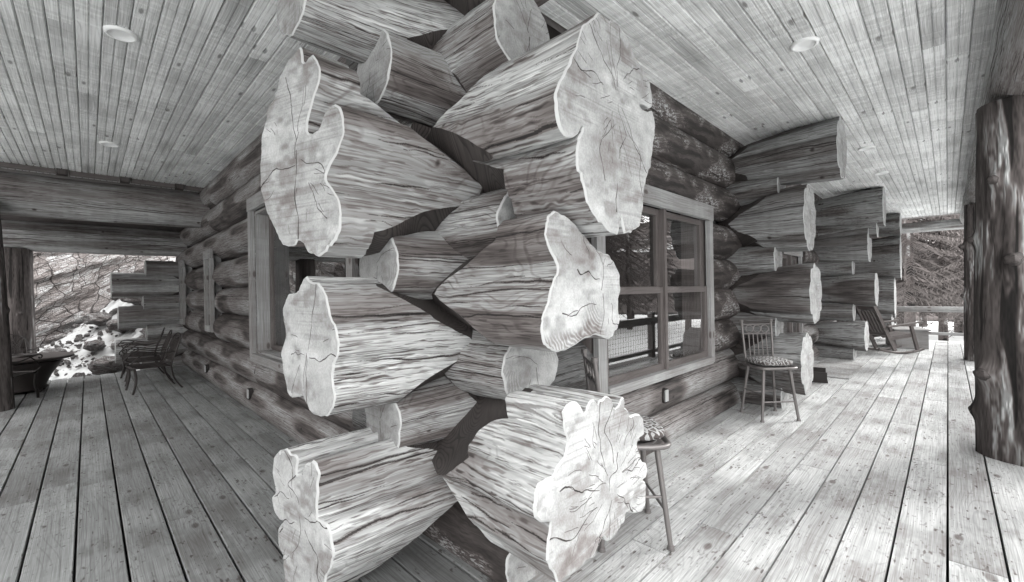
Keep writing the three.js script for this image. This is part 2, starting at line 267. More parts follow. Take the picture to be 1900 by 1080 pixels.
// bevelled box lying along an axis; uv in metres along its length over the texture size
function bbox(w, h, d, bev = .006, su = 3.2, sv = .225, ou = 0, ov = 0) {
  const s = new THREE.Shape(); const x = w / 2, y = h / 2, b = Math.min(bev, x * .45, y * .45);
  s.moveTo(-x + b, -y); s.lineTo(x - b, -y); s.lineTo(x, -y + b); s.lineTo(x, y - b); s.lineTo(x - b, y); s.lineTo(-x + b, y); s.lineTo(-x, y - b); s.lineTo(-x, -y + b); s.closePath();
  const g = new THREE.ExtrudeGeometry(s, { depth: d - 2 * bev * .6, bevelEnabled: true, bevelSize: -.0001, bevelThickness: bev * .6, bevelSegments: 1 }); g.translate(0, 0, -d / 2 + bev * .6);
  return lengthUV(g, w, h, d, su, sv, ou, ov);
}
function lengthUV(g, w, h, d, su, sv, ou, ov) {
  const dims = [w, h, d], ax = dims.indexOf(Math.max(w, h, d)), o1 = (ax + 1) % 3, o2 = (ax + 2) % 3, p = g.attributes.position, n = g.attributes.normal, uv = new Float32Array(p.count * 2);
  for (let i = 0; i < p.count; i++) {
    const c = [p.getX(i), p.getY(i), p.getZ(i)], m = [Math.abs(n.getX(i)), Math.abs(n.getY(i)), Math.abs(n.getZ(i))];
    uv[2 * i] = c[ax] / su + ou; uv[2 * i + 1] = (m[o1] > m[o2] ? c[o2] : c[o1]) / sv + ov + .5;
  }
  g.setAttribute('uv', new THREE.BufferAttribute(uv, 2)); return g;
}
function tube(pts, r, seg = 8, n = 0, closed = false) {
  const c = new THREE.CatmullRomCurve3(pts.map((p) => new THREE.Vector3(...p)), closed, 'centripetal');
  return new THREE.TubeGeometry(c, n || Math.max(4, pts.length * 4), r, seg, closed);
}
function bar(a, b, r1, r2 = r1, seg = 8) {
  const A = new THREE.Vector3(...a), B = new THREE.Vector3(...b), d = B.clone().sub(A), g = new THREE.CylinderGeometry(r2, r1, d.length(), seg);
  g.applyQuaternion(new THREE.Quaternion().setFromUnitVectors(new THREE.Vector3(0, 1, 0), d.normalize())); const m = A.add(B).multiplyScalar(.5); g.translate(m.x, m.y, m.z); return g;
}

// ---------------------------------------------------------------- logs
const XC = 1.70, ZC = -2.20;                                            // axes of the two walls
const ev = new Evaluator(); ev.useGroups = true; ev.attributes = ['position', 'normal', 'uv', 'color'];
function resample(outline, n) {
  const c = new THREE.CatmullRomCurve3(outline.map(([b, v]) => new THREE.Vector3(b / 1000, v / 1000, 0)), true, 'catmullrom', .12);
  const h = outline[0][0] * .01; return c.getSpacedPoints(n).slice(0, n).map((p) => { const q = 1 + .03 * pn(p.x * 14 + h, p.y * 14, h) + .02 * pn(p.x * 45, p.y * 45, h); return [p.x * q, p.y * q]; });
}
function blob(seed, rx, ry, lobes, depth, n = 60) {                     // an irregular cut end, in millimetres
  const out = [];
  for (let i = 0; i < n; i++) {
    const t = i / n * 6.2832, c = Math.cos(t), s = Math.sin(t);
    let k = 1 + .09 * pn(c * 1.1 + seed * 7.3, s * 1.1, seed * 1.7);
    if (lobes) k += depth * (Math.sqrt(Math.abs(Math.cos(t * lobes / 2 + seed + 1.2 * pn(c * 1.5, s * 1.5, seed)))) - .75);
    out.push([rx * k * c * 1000, ry * k * s * 1000]);
  }
  return out;
}
// a log along the axis "a" (tail positive), "b" towards the outside, "v" up; map() turns that into world metres
function logGeometry({ a0, a1, yT, yW, r, rT, outline, tilt = 0, seed, map, N: n = 150, step = .03, reach = .75, tint = null, cap = true, dv = 1.5 }) {
  const end = outline ? resample(outline, n) : null;
  let off = 0;
  if (end) {                                                            // line the outline up with the round log
    let cb = 0, cv = 0; for (const [b, v] of end) { cb += b / n; cv += v / n; }
    let sx = 0, sy = 0; end.forEach(([b, v], i) => { const d = Math.atan2(v - cv, b - cb) - i / n * 6.28318; sx += Math.cos(d); sy += Math.sin(d); }); off = Math.atan2(sy, sx);
  }
  const rings = []; for (let a = a1; a > a0 + 1e-4; a -= (a > -.4 && outline ? step : .14)) rings.push(a); rings.push(a0); rings.reverse();
  const pos = [], uv = [], col = [], idx = [], R = rings.length;
  const point = (a, i) => {
    const t = i / n * 6.28318 + off, c = Math.cos(t), s = Math.sin(t), q = sm(-1.0, .15, a);
    const yc = yW + (yT - yW) * q, rad0 = r + (rT - r) * q;
    let rad = rad0 * (1 + .05 * pn(a * .6 + seed, c * .9, s * .9 + seed) + .022 * pn(a * 1.6, c * 4 + seed, s * 4) + .008 * pn(a * 5, c * 13 + seed, s * 13));
    let b = rad * c, v = rad * s;
    if (end) { const w = Math.pow(sm(-.55, 1, (a + .1) / (a1 + .1)) , reach) * (a > -.5 ? 1 : 0), e = end[i % n]; b += (e[0] - b) * w; v += (e[1] - v) * w; const f = w * .012 * pn(a * 2.2, e[0] * 16 + seed, e[1] * 16); b += f * c; v += f * s; }
    return [a - (end ? tilt * b * sm(0, a1, a) : 0), b, v + yc];
  };
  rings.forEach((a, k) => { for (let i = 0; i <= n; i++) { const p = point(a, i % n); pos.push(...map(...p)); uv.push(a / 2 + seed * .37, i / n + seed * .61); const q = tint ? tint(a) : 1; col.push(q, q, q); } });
  for (let k = 0; k + 1 < R; k++) for (let i = 0; i < n; i++) { const A = k * (n + 1) + i, B = A + n + 1; idx.push(A, B, A + 1, B, B + 1, A + 1); }
  const body = new THREE.BufferGeometry();
  body.setAttribute('position', new THREE.Float32BufferAttribute(pos, 3)); body.setAttribute('uv', new THREE.Float32BufferAttribute(uv, 2)); body.setAttribute('color', new THREE.Float32BufferAttribute(col, 3));
  body.setIndex(idx); body.computeVertexNormals();
  const nr = body.attributes.normal; for (let k = 0; k < R; k++) { const A = k * (n + 1), B = A + n; for (const m of ['X', 'Y', 'Z']) { const q = (nr['get' + m](A) + nr['get' + m](B)) / 2; nr['set' + m](A, q); nr['set' + m](B, q); } }
  const flat = (P, UV, tri) => { const g = new THREE.BufferGeometry(); g.setAttribute('position', new THREE.Float32BufferAttribute(P.flat(), 3)); g.setAttribute('uv', new THREE.Float32BufferAttribute(UV.flat(), 2)); g.setAttribute('color', new THREE.Float32BufferAttribute(new Array(P.length * 3).fill(1), 3)); g.setIndex(tri.flat()); const h = g.toNonIndexed(); h.computeVertexNormals(); return h; };
  const capOf = (a, flip, lift) => {
    const P = [], UV = [], C = [];
    for (let i = 0; i < n; i++) { const p = point(a, i); C.push(new THREE.Vector2(p[1], p[2])); P.push(p); }
    const tri = THREE.ShapeUtils.triangulateShape(C, []).map((t) => flip ? [t[0], t[2], t[1]] : t);
    return [P, C, tri];
  };
  const list = [body.toNonIndexed()];
  // far end: plain sawn disc
  { const [P, C, tri] = capOf(rings[0], true); const p = P.map((q) => map(...q)); list.push(flat(p, C.map((c) => [c.x / 1.1 + .5, (c.y - yW) / 1.1 + .5]), tri)); }
  if (!end) { const [P, C, tri] = capOf(rings[R - 1], false); const p = P.map((q) => map(...q)); list.push(flat(p, C.map((c) => [c.x / 1.1 + .5, (c.y - yT) / 1.1 + .5]), tri)); list.push(null); }
  else {                                                                // near end: bevelled rim, then the sawn face
    const [P, C, tri] = capOf(a1, false); const inn = [];
    for (let i = 0; i < n; i++) {
      const p0 = P[(i + n - 2) % n], p1 = P[(i + 2) % n], db = p1[1] - p0[1], dd = p1[2] - p0[2], L = Math.hypot(db, dd) || 1;
      const bw = .0045 + .006 * (.5 + .9 * pn(i * .11 + seed, seed, 0)); inn.push([P[i][0] + bw, P[i][1] - dd / L * bw, P[i][2] + db / L * bw]);
    }
    const outer = P.map((q) => map(...q)), inner = inn.map((q) => map(...q)), rimT = [];
    const V = outer.concat(inner); for (let i = 0; i < n; i++) { const j = (i + 1) % n; rimT.push([i, n + i, j], [n + i, n + j, j]); }
    list.push(flat(inner, inn.map((q) => [q[1] / 1.1 + .5 + seed * .003, (q[2] - yT) / 1.1 + .5]), tri));
    list.push(flat(V, V.map((_, i) => [i / n, 0]), rimT));
  }
  return list;                                                          // body, far end, near end, rim
}
function orient(list) {                                                 // outward faces, whichever way map() turns
  const g = mergeGeometries(list.filter(Boolean)), p = g.attributes.position; let vol = 0;
  for (let i = 0; i < p.count; i += 3) { const a = new THREE.Vector3().fromBufferAttribute(p, i), b = new THREE.Vector3().fromBufferAttribute(p, i + 1), c = new THREE.Vector3().fromBufferAttribute(p, i + 2); vol += a.dot(b.cross(c)); }
  if (vol < 0) for (const h of list) if (h) {
    for (const k of ['position', 'uv', 'color', 'normal']) { const at = h.attributes[k], s = at.itemSize, A = at.array; for (let i = 0; i < at.count; i += 3) for (let c = 0; c < s; c++) { const t = A[(i + 1) * s + c]; A[(i + 1) * s + c] = A[(i + 2) * s + c]; A[(i + 2) * s + c] = t; } }
    const A = h.attributes.normal.array; for (let i = 0; i < A.length; i++) A[i] = -A[i];
  }
  return list;
}
const mapX = (x0, z0) => (a, b, v) => [x0 - a, v, z0 + b];              // wall along x, tail towards -x
const mapZ = (x0, z0) => (a, b, v) => [x0 - b, v, z0 + a];              // wall along z, tail towards +z
function splitGroups(geo, mats) {                                       // one geometry per material
  const out = new Map(); const src = geo.index ? geo.toNonIndexed() : geo;
  for (const gr of geo.groups) { const m = mats[gr.materialIndex]; if (!out.has(m)) out.set(m, []); out.get(m).push(gr); }
  const res = [];
  for (const [m, grs] of out) {
    const g = new THREE.BufferGeometry(); 
    for (const k of ['position', 'normal', 'uv', 'color']) { const at = src.attributes[k], s = at.itemSize, a = []; for (const gr of grs) for (let i = gr.start * s; i < (gr.start + gr.count) * s; i++) a.push(at.array[i]); g.setAttribute(k, new THREE.Float32BufferAttribute(a, s)); }
    res.push([m, g]);
  }
  return res;
}
// the notch: two hollow cheeks cut away above and below, leaving a prow where two logs cross
function cheek(side, map, yT, { B0 = .25, k = .5, m = 1.2, hollow = .035, len = .72, seed = 1, back = -.03 } = {}) {
  const g = new THREE.BoxGeometry(1, 1, 1, 16, 14, 1), p = g.attributes.position;
  for (let i = 0; i < p.count; i++) {
    const s = p.getX(i) + .5, t = p.getY(i) + .5, a = back + s * (len - back), v = side * (-.012 + t * .62), inside = p.getZ(i) < 0;
    const b = inside ? B0 - m * (.45 * Math.abs(v) + 1.9 * v * v) + k * a - hollow * Math.sin(Math.PI * Math.min(1, s * 1.1)) * Math.sin(Math.PI * t) * 2 + .012 * pn(s * 3 + seed, t * 3, seed) : 1.1;
    p.setXYZ(i, ...map(a, b, yT + v));
  }
  const h = g.toNonIndexed(); h.computeVertexNormals(); const [o] = orient([white(h)]); return o;
}
function islands(g) {                                                   // connected faces, by their first vertices
  const p = g.attributes.position, up = new Map(), find = (k) => { let q = k; while (up.get(q) !== q) q = up.get(q); while (up.get(k) !== q) { const t = up.get(k); up.set(k, q); k = t; } return q; };
  const key = (i) => { const k = Math.round(p.getX(i) * 2000) + ',' + Math.round(p.getY(i) * 2000) + ',' + Math.round(p.getZ(i) * 2000); if (!up.has(k)) up.set(k, k); return k; };
  for (let i = 0; i < p.count; i += 3) { const a = find(key(i)); up.set(find(key(i + 1)), a); up.set(find(key(i + 2)), find(a)); }
  const by = new Map(); for (let i = 0; i < p.count; i += 3) { const f = find(key(i)); if (!by.has(f)) by.set(f, []); by.get(f).push(i); }
  return [...by.values()].filter((l) => l.length > 5);
}
function addLog(parent, spec, bark, endMat, cuts, label) {
  const list = orient(logGeometry(spec));
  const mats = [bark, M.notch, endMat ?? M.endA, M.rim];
  const order = [0, 1, spec.outline ? 2 : 1, 3];
  let pieces;
  if (cuts && cuts.length) {
    const geo = mergeGeometries(list.filter(Boolean), true); geo.groups.forEach((g, i) => { g.materialIndex = i; });
    let A = new Brush(geo, list.filter(Boolean).map((_, i) => mats[order[i]])); A.updateMatrixWorld();
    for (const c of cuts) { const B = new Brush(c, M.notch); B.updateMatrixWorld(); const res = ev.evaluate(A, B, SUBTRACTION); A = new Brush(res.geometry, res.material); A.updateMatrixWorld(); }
    pieces = splitGroups(A.geometry, Array.isArray(A.material) ? A.material : [A.material]);
  } else pieces = list.map((g, i) => g && [mats[order[i]], g]).filter(Boolean);
  const byMat = new Map(); for (const [m, g] of pieces) { if (!byMat.has(m)) byMat.set(m, []); byMat.get(m).push(g); }
  const body = part('log', mergeGeometries(byMat.get(bark)), bark, parent);
  for (const [m, gs] of byMat) if (m !== bark) {
    const g = gs.length > 1 ? mergeGeometries(gs) : gs[0];
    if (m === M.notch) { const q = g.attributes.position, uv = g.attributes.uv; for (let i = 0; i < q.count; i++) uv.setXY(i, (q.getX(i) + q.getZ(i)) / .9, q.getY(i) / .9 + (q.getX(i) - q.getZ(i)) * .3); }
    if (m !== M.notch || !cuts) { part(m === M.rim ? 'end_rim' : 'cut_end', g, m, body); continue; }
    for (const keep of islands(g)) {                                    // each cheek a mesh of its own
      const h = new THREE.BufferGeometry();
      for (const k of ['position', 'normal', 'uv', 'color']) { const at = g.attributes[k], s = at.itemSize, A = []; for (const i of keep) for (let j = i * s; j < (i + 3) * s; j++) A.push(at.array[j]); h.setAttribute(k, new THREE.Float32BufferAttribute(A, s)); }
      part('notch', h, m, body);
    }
  }
  if (label) body.userData.label = label;
  return body;
}
const PI = Math.PI;
// ---------------------------------------------------------------- the setting: ground, deck, ceiling
{
  const g = new THREE.PlaneGeometry(500, 500, 100, 100); g.rotateX(-Math.PI / 2); const p = g.attributes.position;
  for (let i = 0; i < p.count; i++) p.setY(i, -1.3 + .25 * pn(p.getX(i) * .07, 0, p.getZ(i) * .07));
  g.computeVertexNormals(); structure('ground', g, M.ground);
}
const RD = 1.55;                                                        // where the left deck meets the log wall
const deck = structure('deck');
{
  const r = rng(5), PITCH = .229, GAP = .012, H = .04;
  const plankX = (x0, x1, zc) => { const k = Math.floor(r() * 6), g = bbox(x1 - x0 - .004, H, PITCH - GAP, .004, 3.2, .225, r() * 7, 0); const o = part('plank', g, M.deck[k], deck); o.position.set((x0 + x1) / 2, -H / 2 + (r() - .5) * .002, zc); o.rotation.x = (r() - .5) * .006; };
  for (let i = -9; i <= 2; i++) {
    const zc = -.02 + (i + .5) * PITCH; let x = Math.max(-zc - .1, -.9) - 0; if (zc < -1.9) x = 1.9;
    x = -zc; const end = 16.6; let first = true;
    while (x < end) { let L = 2.4 + r() * 3.4; if (first) { L = .8 + r() * 4; first = false; } const e = Math.min(end, x + L); plankX(x, e, zc); x = e; }
  }
  for (let i = -11; i <= 7; i++) {
    const xcn = -.073 + (i + .5) * .2208; 
    let z = -xcn + 0.02; const end = -12.06 - .01 * (i % 3);
    let first = true;
    while (z > end) { let L = 3 + r() * 3.6; if (first) { L = 1.5 + r() * 5; first = false; } const e = Math.max(end, z - L), k = Math.floor(r() * 6), g = bbox(.2208 - GAP, H, z - e - .004, .004, 3.2, .225, r() * 7, 0); const o = part('plank', g, M.deckLeft[k], deck); o.position.set(xcn, -H / 2 + (r() - .5) * .002, (z + e) / 2); o.rotation.z = (r() - .5) * .006; z = e; }
  }
  part('joist_floor', new THREE.BoxGeometry(19.4, .2, 3.6), M.black, deck).position.set(7, -.19, -.6);
  part('joist_floor', new THREE.BoxGeometry(4.6, .2, 12.2), M.black, deck).position.set(-.4, -.185, -5.9);
  part('edge_strip', bbox(14.4, .035, .05, .004), M.trim, deck).position.set(9.3, .014, -2.1);
}
const CEIL = 3.53;
const ceiling = structure('ceiling');
{
  const r = rng(8), W = .145;
  const profile = (len, along) => {                                    // v-grooved board with a shallow centre groove
    const s = new THREE.Shape(), x = W / 2; const P = [[-x + .0015, .016], [-x + .0095, 0], [-.006, 0], [-.002, .012], [.002, .012], [.006, 0], [x - .0095, 0], [x - .0015, .016], [x - .0015, .022], [-x + .0015, .022]];
    P.forEach(([a, b], i) => i ? s.lineTo(a, b) : s.moveTo(a, b)); s.closePath();
    const g = new THREE.ExtrudeGeometry(s, { depth: len - .003, bevelEnabled: false }); g.translate(0, 0, -len / 2);
    lengthUV(g, W, .02, len, 3.2, .145, r() * 9, 0); if (along === 'x') g.rotateY(Math.PI / 2); return g;
  };
  const put = (x, z, len, along) => { const o = part('ceiling_board', profile(len, along), M.ceil[Math.floor(r() * 4)], ceiling); o.position.set(x, CEIL + (r() - .5) * .002, z); };
  for (let i = 0; i < 17; i++) {
    const z = -2.02 + (i + .5) * W; let x = -z + .0; const end = 17.4; let first = true;
    while (x < end) { let L = 1.6 + r() * 3; if (first) { L = .6 + r() * 3; first = false; } const e = Math.min(end, x + L); put((x + e) / 2, z, e - x, 'x'); x = e; }
  }
  for (let i = 0; i < 24; i++) {
    const x = 1.55 - (i + .5) * W; let z = -x; const end = -10.0; let first = true;
    while (z > end) { let L = 2.4 + r() * 3.4; if (first) { L = .8 + r() * 4; first = false; } const e = Math.max(end, z - L); put(x, (z + e) / 2, z - e, 'z'); z = e; }
  }
  part('roof_deck', new THREE.BoxGeometry(20, .2, 3.1), M.roof, ceiling).position.set(8, CEIL + .13, -.55);
  part('roof_deck', new THREE.BoxGeometry(3.7, .2, 11.6), M.roof, ceiling).position.set(-.28, CEIL + .128, -7.2);
}

// ---------------------------------------------------------------- the log house
const house = thing('log_cabin', 'large log cabin with interlocking log corner, protruding fluted log tails and wood framed windows', 'log cabin');
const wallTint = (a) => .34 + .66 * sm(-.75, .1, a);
// corner, logs of the right wall: their tails point to the left of the picture
const TX = mapX(XC, ZC), TZ = mapZ(XC, ZC);
function corner(map, yT, yW, a0, a1, outline, o) {
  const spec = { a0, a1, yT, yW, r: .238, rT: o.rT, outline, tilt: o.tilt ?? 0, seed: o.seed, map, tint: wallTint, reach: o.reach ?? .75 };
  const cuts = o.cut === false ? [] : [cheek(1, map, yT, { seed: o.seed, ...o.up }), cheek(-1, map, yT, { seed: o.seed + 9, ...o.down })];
  return addLog(house, spec, o.bark, o.end, cuts, o.label);
}
const CR = -1.25, CL = -1.1;                                            // inner ends of the corner logs, along each wall
corner(TX, 3.2, 3.12, CR, .95, L4_outline, { rT: 0.35, seed: 1.3, bark: M.tailB, end: M.endA });
corner(TX, 2.78, 2.68, CR, .57, blob(3, .2, .21, 0, 0), { rT: .25, seed: 2.1, bark: M.tailC, end: M.endF, up: { m: .9, B0: .215 }, down: { m: .9, B0: .215 } });
corner(TX, 2.2, 2.16, CR, .96, L1_outline, { rT: 0.38, tilt: .3, seed: 3.7, bark: M.tailC, reach: .45, end: M.ends.L1, down: { B0: .29, m: .95 } });
corner(TX, 1.71, 1.73, CR, .56, blob(5, .22, .2, 0, 0), { rT: .24, seed: 4.2, bark: M.tailA, end: M.endB, up: { m: .9, B0: .215 }, down: { m: .9, B0: .215 } });
corner(TX, 1.26, 1.33, CR, .93, L2_outline, { rT: 0.36, tilt: .12, seed: 5.9, bark: M.tailB, reach: .55, end: M.ends.L2 });
corner(TX, .85, .92, CR, .55, blob(7, .2, .19, 0, 0), { rT: .24, seed: 6.4, bark: M.tailA, end: M.endA, up: { m: .9, B0: .215 }, down: { m: .9, B0: .215 } });
corner(TX, .48, .5, CR, .97, L3_outline, { rT: 0.38, tilt: .15, seed: 7.7, bark: M.tailB, reach: .55, end: M.ends.L3 });
corner(TX, .06, .06, CR, -.05, blob(9, .24, .2, 0, 0), { rT: .24, seed: 8.1, bark: M.wallDark, end: M.endA, cut: false });
// corner, logs of the left wall: their tails point to the right of the picture
corner(TZ, 3.42, 3.36, CL, .9, blob(2, .28, .26, 5, .1), { rT: .3, seed: 11.3, bark: M.tailC, end: M.endA, up: { m: .9, B0: .215 }, down: { m: .9, B0: .215 } });
corner(TZ, 2.95, 2.9, CL, .6, blob(4, .22, .24, 0, 0), { rT: .26, seed: 12.8, bark: M.tailA, end: M.endA, up: { m: .9, B0: .215 }, down: { m: .9, B0: .215 } });
corner(TZ, 2.45, 2.4, CL, 1.14, R1_outline, { rT: 0.41, seed: 13.1, bark: M.tailA, reach: .45, end: M.ends.R1, up: { B0: .24 }, down: { B0: .26, m: 1 } });
corner(TZ, 1.92, 1.9, CL, .6, blob(6, .22, .2, 0, 0), { rT: .24, seed: 14.9, bark: M.tailC, end: M.endA, up: { m: .9, B0: .215 }, down: { m: .9, B0: .215 } });
corner(TZ, 1.54, 1.46, CL, 1.03, R2_outline, { rT: 0.35, seed: 15.2, bark: M.tailC, reach: .45, end: M.ends.R2 });
corner(TZ, 1.14, 1.02, CL, .61, blob(8, .22, .2, 0, 0), { rT: .24, seed: 16.5, bark: M.tailB, end: M.endB, up: { m: .9, B0: .215 }, down: { m: .9, B0: .215 } });
corner(TZ, .6, .58, CL, 1.06, R3_outline, { rT: 0.39, seed: 17.4, bark: M.tailB, reach: .55, end: M.ends.R3, up: { B0: .28, m: .95 }, down: { B0: .25, m: 1 } });
corner(TZ, .1, .16, CL, .6, blob(10, .2, .18, 0, 0), { rT: .22, seed: 18.6, bark: M.wallDark, end: M.endA, cut: false });
// wall logs between the corners and the openings
const flat = () => 1;
function wallLog(map, y, a0, a1, m, seed, r = .24, N = 40) {
  return addLog(house, { a0, a1, yT: y, yW: y, r, rT: r, seed, map, tint: flat, N }, m, null, null);
}
{
  const R = [.06, .5, .92, 1.33, 1.73, 2.16, 2.68, 3.12, 3.5], c = (x) => XC - x;   // along the right wall a = XC - x
  const openings = [[2.9, 5.22, .75, 2.5], [8.5, 10.1, .1, 2.3], [13.6, 15.2, .1, 2.3]];
  R.forEach((y, i) => {
    let xs = [[2.96, 6.42], [6.38, 11.5], [11.5, 17.4]];
    for (const [x0, x1, y0, y1] of openings) if (y + .1 > y0 && y - .1 < y1 - .12) xs = xs.flatMap(([a, b]) => x1 <= a || x0 >= b ? [[a, b]] : [[a, x0], [x1, b]]).filter(([a, b]) => b - a > .12);
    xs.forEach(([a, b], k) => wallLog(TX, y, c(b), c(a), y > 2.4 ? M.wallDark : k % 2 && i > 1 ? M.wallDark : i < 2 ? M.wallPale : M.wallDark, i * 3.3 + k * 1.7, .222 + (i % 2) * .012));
  });
  const L = [.16, .58, 1.02, 1.46, 1.9, 2.4, 2.9, 3.36], z = (q) => q - ZC;
  const lo = [[-6.03, -3.1, .75, 2.72], [-9.08, -8.5, .95, 2.35], [-11.95, -11.4, .95, 2.35]];
  L.forEach((y, i) => {
    let zs = [[-6.1, -3.25], [-12.6, -6.1]]; if (i === 0) zs = [[-12.6, -3.25]];
    if (i >= 6) zs = [[-9, -3.25], [-12.6, -9]];
    for (const [a0, a1, y0, y1] of lo) if (y + .1 > y0 && y - .1 < y1 - .1) zs = zs.flatMap(([a, b]) => a1 <= a || a0 >= b ? [[a, b]] : [[a, a0], [a1, b]]).filter(([a, b]) => b - a > .12);
    zs.forEach(([a, b], k) => wallLog(TZ, y, z(a), z(b), M.wallPale, 50 + i * 2.3 + k * 1.1, .222 + (i % 3) * .01, 48));
  });
}
// cross walls further along: tails beside the right wall and at the far end of the left wall
function crossing(x, list, detail) {
  const map = mapZ(x, ZC);
  list.forEach(([y, h, z, kind], i) => {
    const a1 = z - ZC, long = kind === 'long';
    const spec = { a0: -.3, a1, yT: y, yW: y, r: .24, rT: long ? h * .57 : .18, outline: blob(x + i * 1.37, long ? .33 : .19, h, long ? 9 : 0, long ? .2 : 0, 90), seed: x + i * 1.9, map, tint: () => .62, N: detail ? 96 : 64, step: .05, reach: 1.1 };  // tint paints in the weaker light on these farther tails
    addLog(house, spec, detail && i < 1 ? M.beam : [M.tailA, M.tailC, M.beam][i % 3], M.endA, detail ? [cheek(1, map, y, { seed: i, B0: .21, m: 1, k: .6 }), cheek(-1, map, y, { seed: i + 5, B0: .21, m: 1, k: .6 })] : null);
  });
}
crossing(6.4, [[3.18, .35, -.87, 'long'], [2.85, .2, -1.5, 'short'], [2.39, .4, -1.2, 'long'], [1.9, .21, -1.55, 'short'], [1.45, .36, -1.15, 'long'], [1.05, .2, -1.55, 'short'], [.58, .37, -1.25, 'long'], [.12, .2, -1.5, 'short']], true);
crossing(11.5, [[3.13, .4, -.89, 'long'], [2.72, .2, -1.0, 'short'], [2.39, .37, -1.13, 'long'], [1.95, .2, -1.4, 'short'], [1.46, .33, -1.03, 'long'], [1.0, .2, -1.4, 'short'], [.5, .3, -1.2, 'long'], [.1, .2, -1.4, 'short']], false);
crossing(16.0, [[3.2, .3, -.9, 'long'], [2.3, .6, -.91, 'long'], [1.22, .58, -1.04, 'long'], [.5, .3, -1.1, 'long']], false);
{
  const map = mapX(XC, -12.3);                                         // far corner of the left wall
  [[2.15, .2, .8], [1.8, .27, 1.35], [1.42, .2, .85], [1.12, .24, 1.25], [.78, .2, .8], [.42, .25, 1.3], [.05, .2, .9]].forEach(([y, h, a1], i) =>
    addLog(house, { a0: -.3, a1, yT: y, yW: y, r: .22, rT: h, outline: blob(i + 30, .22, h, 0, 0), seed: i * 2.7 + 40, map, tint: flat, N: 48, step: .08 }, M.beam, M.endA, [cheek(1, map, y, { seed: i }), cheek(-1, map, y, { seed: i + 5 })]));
}
// windows: casing, sash, panes
function casing(w, boards) { for (const [sx, sy, sz, x, y, z] of boards) part('casing', bbox(sx, sy, sz, .004, 3.2, .225, x * 1.7 + y), M.trim, w).position.set(x, y, z); }
function rightWindow(x0, x1, y0, y1, zf) {
  const w = new THREE.Group(); w.name = 'window'; house.add(w); const W = x1 - x0, xm = (x0 + x1) / 2, H = y1 - y0, ym = y0 + H * .47;
  casing(w, [[W, .17, .05, xm, y1 - .085, zf + .01], [.12, H - .17, .05, x0 + .06, (y0 + y1 - .17) / 2, zf], [.1, H - .17, .05, x1 - .05, (y0 + y1 - .17) / 2, zf], [W - .22, .075, .07, xm + .01, y0 + .0375, zf + .012]]);
  part('casing', bbox(.2, H, .22, .004), M.sash, w).position.set(x0 + .1, y0 + H / 2, zf - .16);
  part('casing', bbox(.2, H, .22, .004), M.sash, w).position.set(x1 - .1, y0 + H / 2, zf - .16);
  const ix0 = x0 + .12, ix1 = x1 - .1, iy0 = y0 + .075, iy1 = y1 - .17, half = (ix1 - ix0) / 2;
  for (let k = 0; k < 2; k++) {
    const a = ix0 + k * half, b = a + half, bars = [];
    const add = (sx, sy, sz, x, y, z) => bars.push(xf(bbox(sx, sy, sz, .004), [x, y, z]));
    for (const [lo, hi, z] of [[iy0, ym + .03, zf - .03], [ym - .03, iy1, zf - .065]]) {
      add(.07, hi - lo, .035, a + .04, (lo + hi) / 2, z); add(.07, hi - lo, .035, b - .04, (lo + hi) / 2, z);
      add(b - a - .15, .065, .032, (a + b) / 2, lo + .033, z); add(b - a - .15, .06, .032, (a + b) / 2, hi - .03, z);
      part('pane', xf(new THREE.PlaneGeometry(b - a - .15, hi - lo - .1), [(a + b) / 2, (lo + hi) / 2, z - .002]), M.glass, w);
    }
    part('sash', join(bars), M.sash, w);
  }
  part('mullion', bbox(.05, iy1 - iy0, .06, .004), M.sash, w).position.set(ix0 + half, (iy0 + iy1) / 2, zf - .02);
}
rightWindow(2.84, 5.22, .68, 2.5, -1.95);
rightWindow(8.5, 10.1, .06, 2.3, -2.05); rightWindow(13.6, 15.2, .06, 2.3, -2.05);
function leftWindow(z0, z1, y0, y1, xf0, deep) {
  const w = new THREE.Group(); w.name = 'window'; house.add(w); const W = z1 - z0, zm = (z0 + z1) / 2, H = y1 - y0, cw = Math.min(.11, W * .2);
  casing(w, [[.05, .16, W, xf0 - .008, y1 - .08, zm], [.05, H - .16, cw, xf0, (y0 + y1 - .16) / 2, z0 + cw / 2], [.05, H - .16, cw, xf0, (y0 + y1 - .16) / 2, z1 - cw / 2], [.06, .1, W - 2 * cw, xf0 - .006, y0 + .05, zm],
    [deep, H - .2, .03, xf0 + .03 + deep / 2, (y0 + y1) / 2, z0 + cw + .016], [deep, H - .2, .03, xf0 + .03 + deep / 2, (y0 + y1) / 2, z1 - cw - .016], [deep, .03, W - 2 * cw - .07, xf0 + .03 + deep / 2, y1 - .18, zm], [deep, .03, W - 2 * cw - .07, xf0 + .03 + deep / 2, y0 + .11, zm]]);
  const xg = xf0 + .03 + deep * .8, a = z0 + cw + .032, b = z1 - cw - .032, bars = [];
  const add = (sx, sy, sz, x, y, z) => bars.push(xf(bbox(sx, sy, sz, .003), [x, y, z]));
  const s = Math.min(.06, (b - a) * .15);
  add(.04, H - .32, s, xg, (y0 + y1) / 2 - .02, a + s / 2); add(.04, H - .32, s, xg, (y0 + y1) / 2 - .02, b - s / 2); add(.038, .06, b - a - 2 * s, xg, y1 - .23, zm); add(.038, .06, b - a - 2 * s, xg, y0 + .16, zm);
  if (W < 1) add(.038, .05, b - a - 2 * s, xg, y0 + H * .5, zm);
  part('sash', join(bars), M.sash, w);
  part('pane', xf(new THREE.PlaneGeometry(b - a - s, H - .4), [xg + .002, (y0 + y1) / 2 - .02, zm], [0, -Math.PI / 2, 0]), M.glass, w);
}
leftWindow(-6.03, -3.12, .75, 2.73, 1.43, .2); leftWindow(-9.08, -8.5, .95, 2.33, 1.46, .12); leftWindow(-11.95, -11.4, .95, 2.33, 1.46, .12);
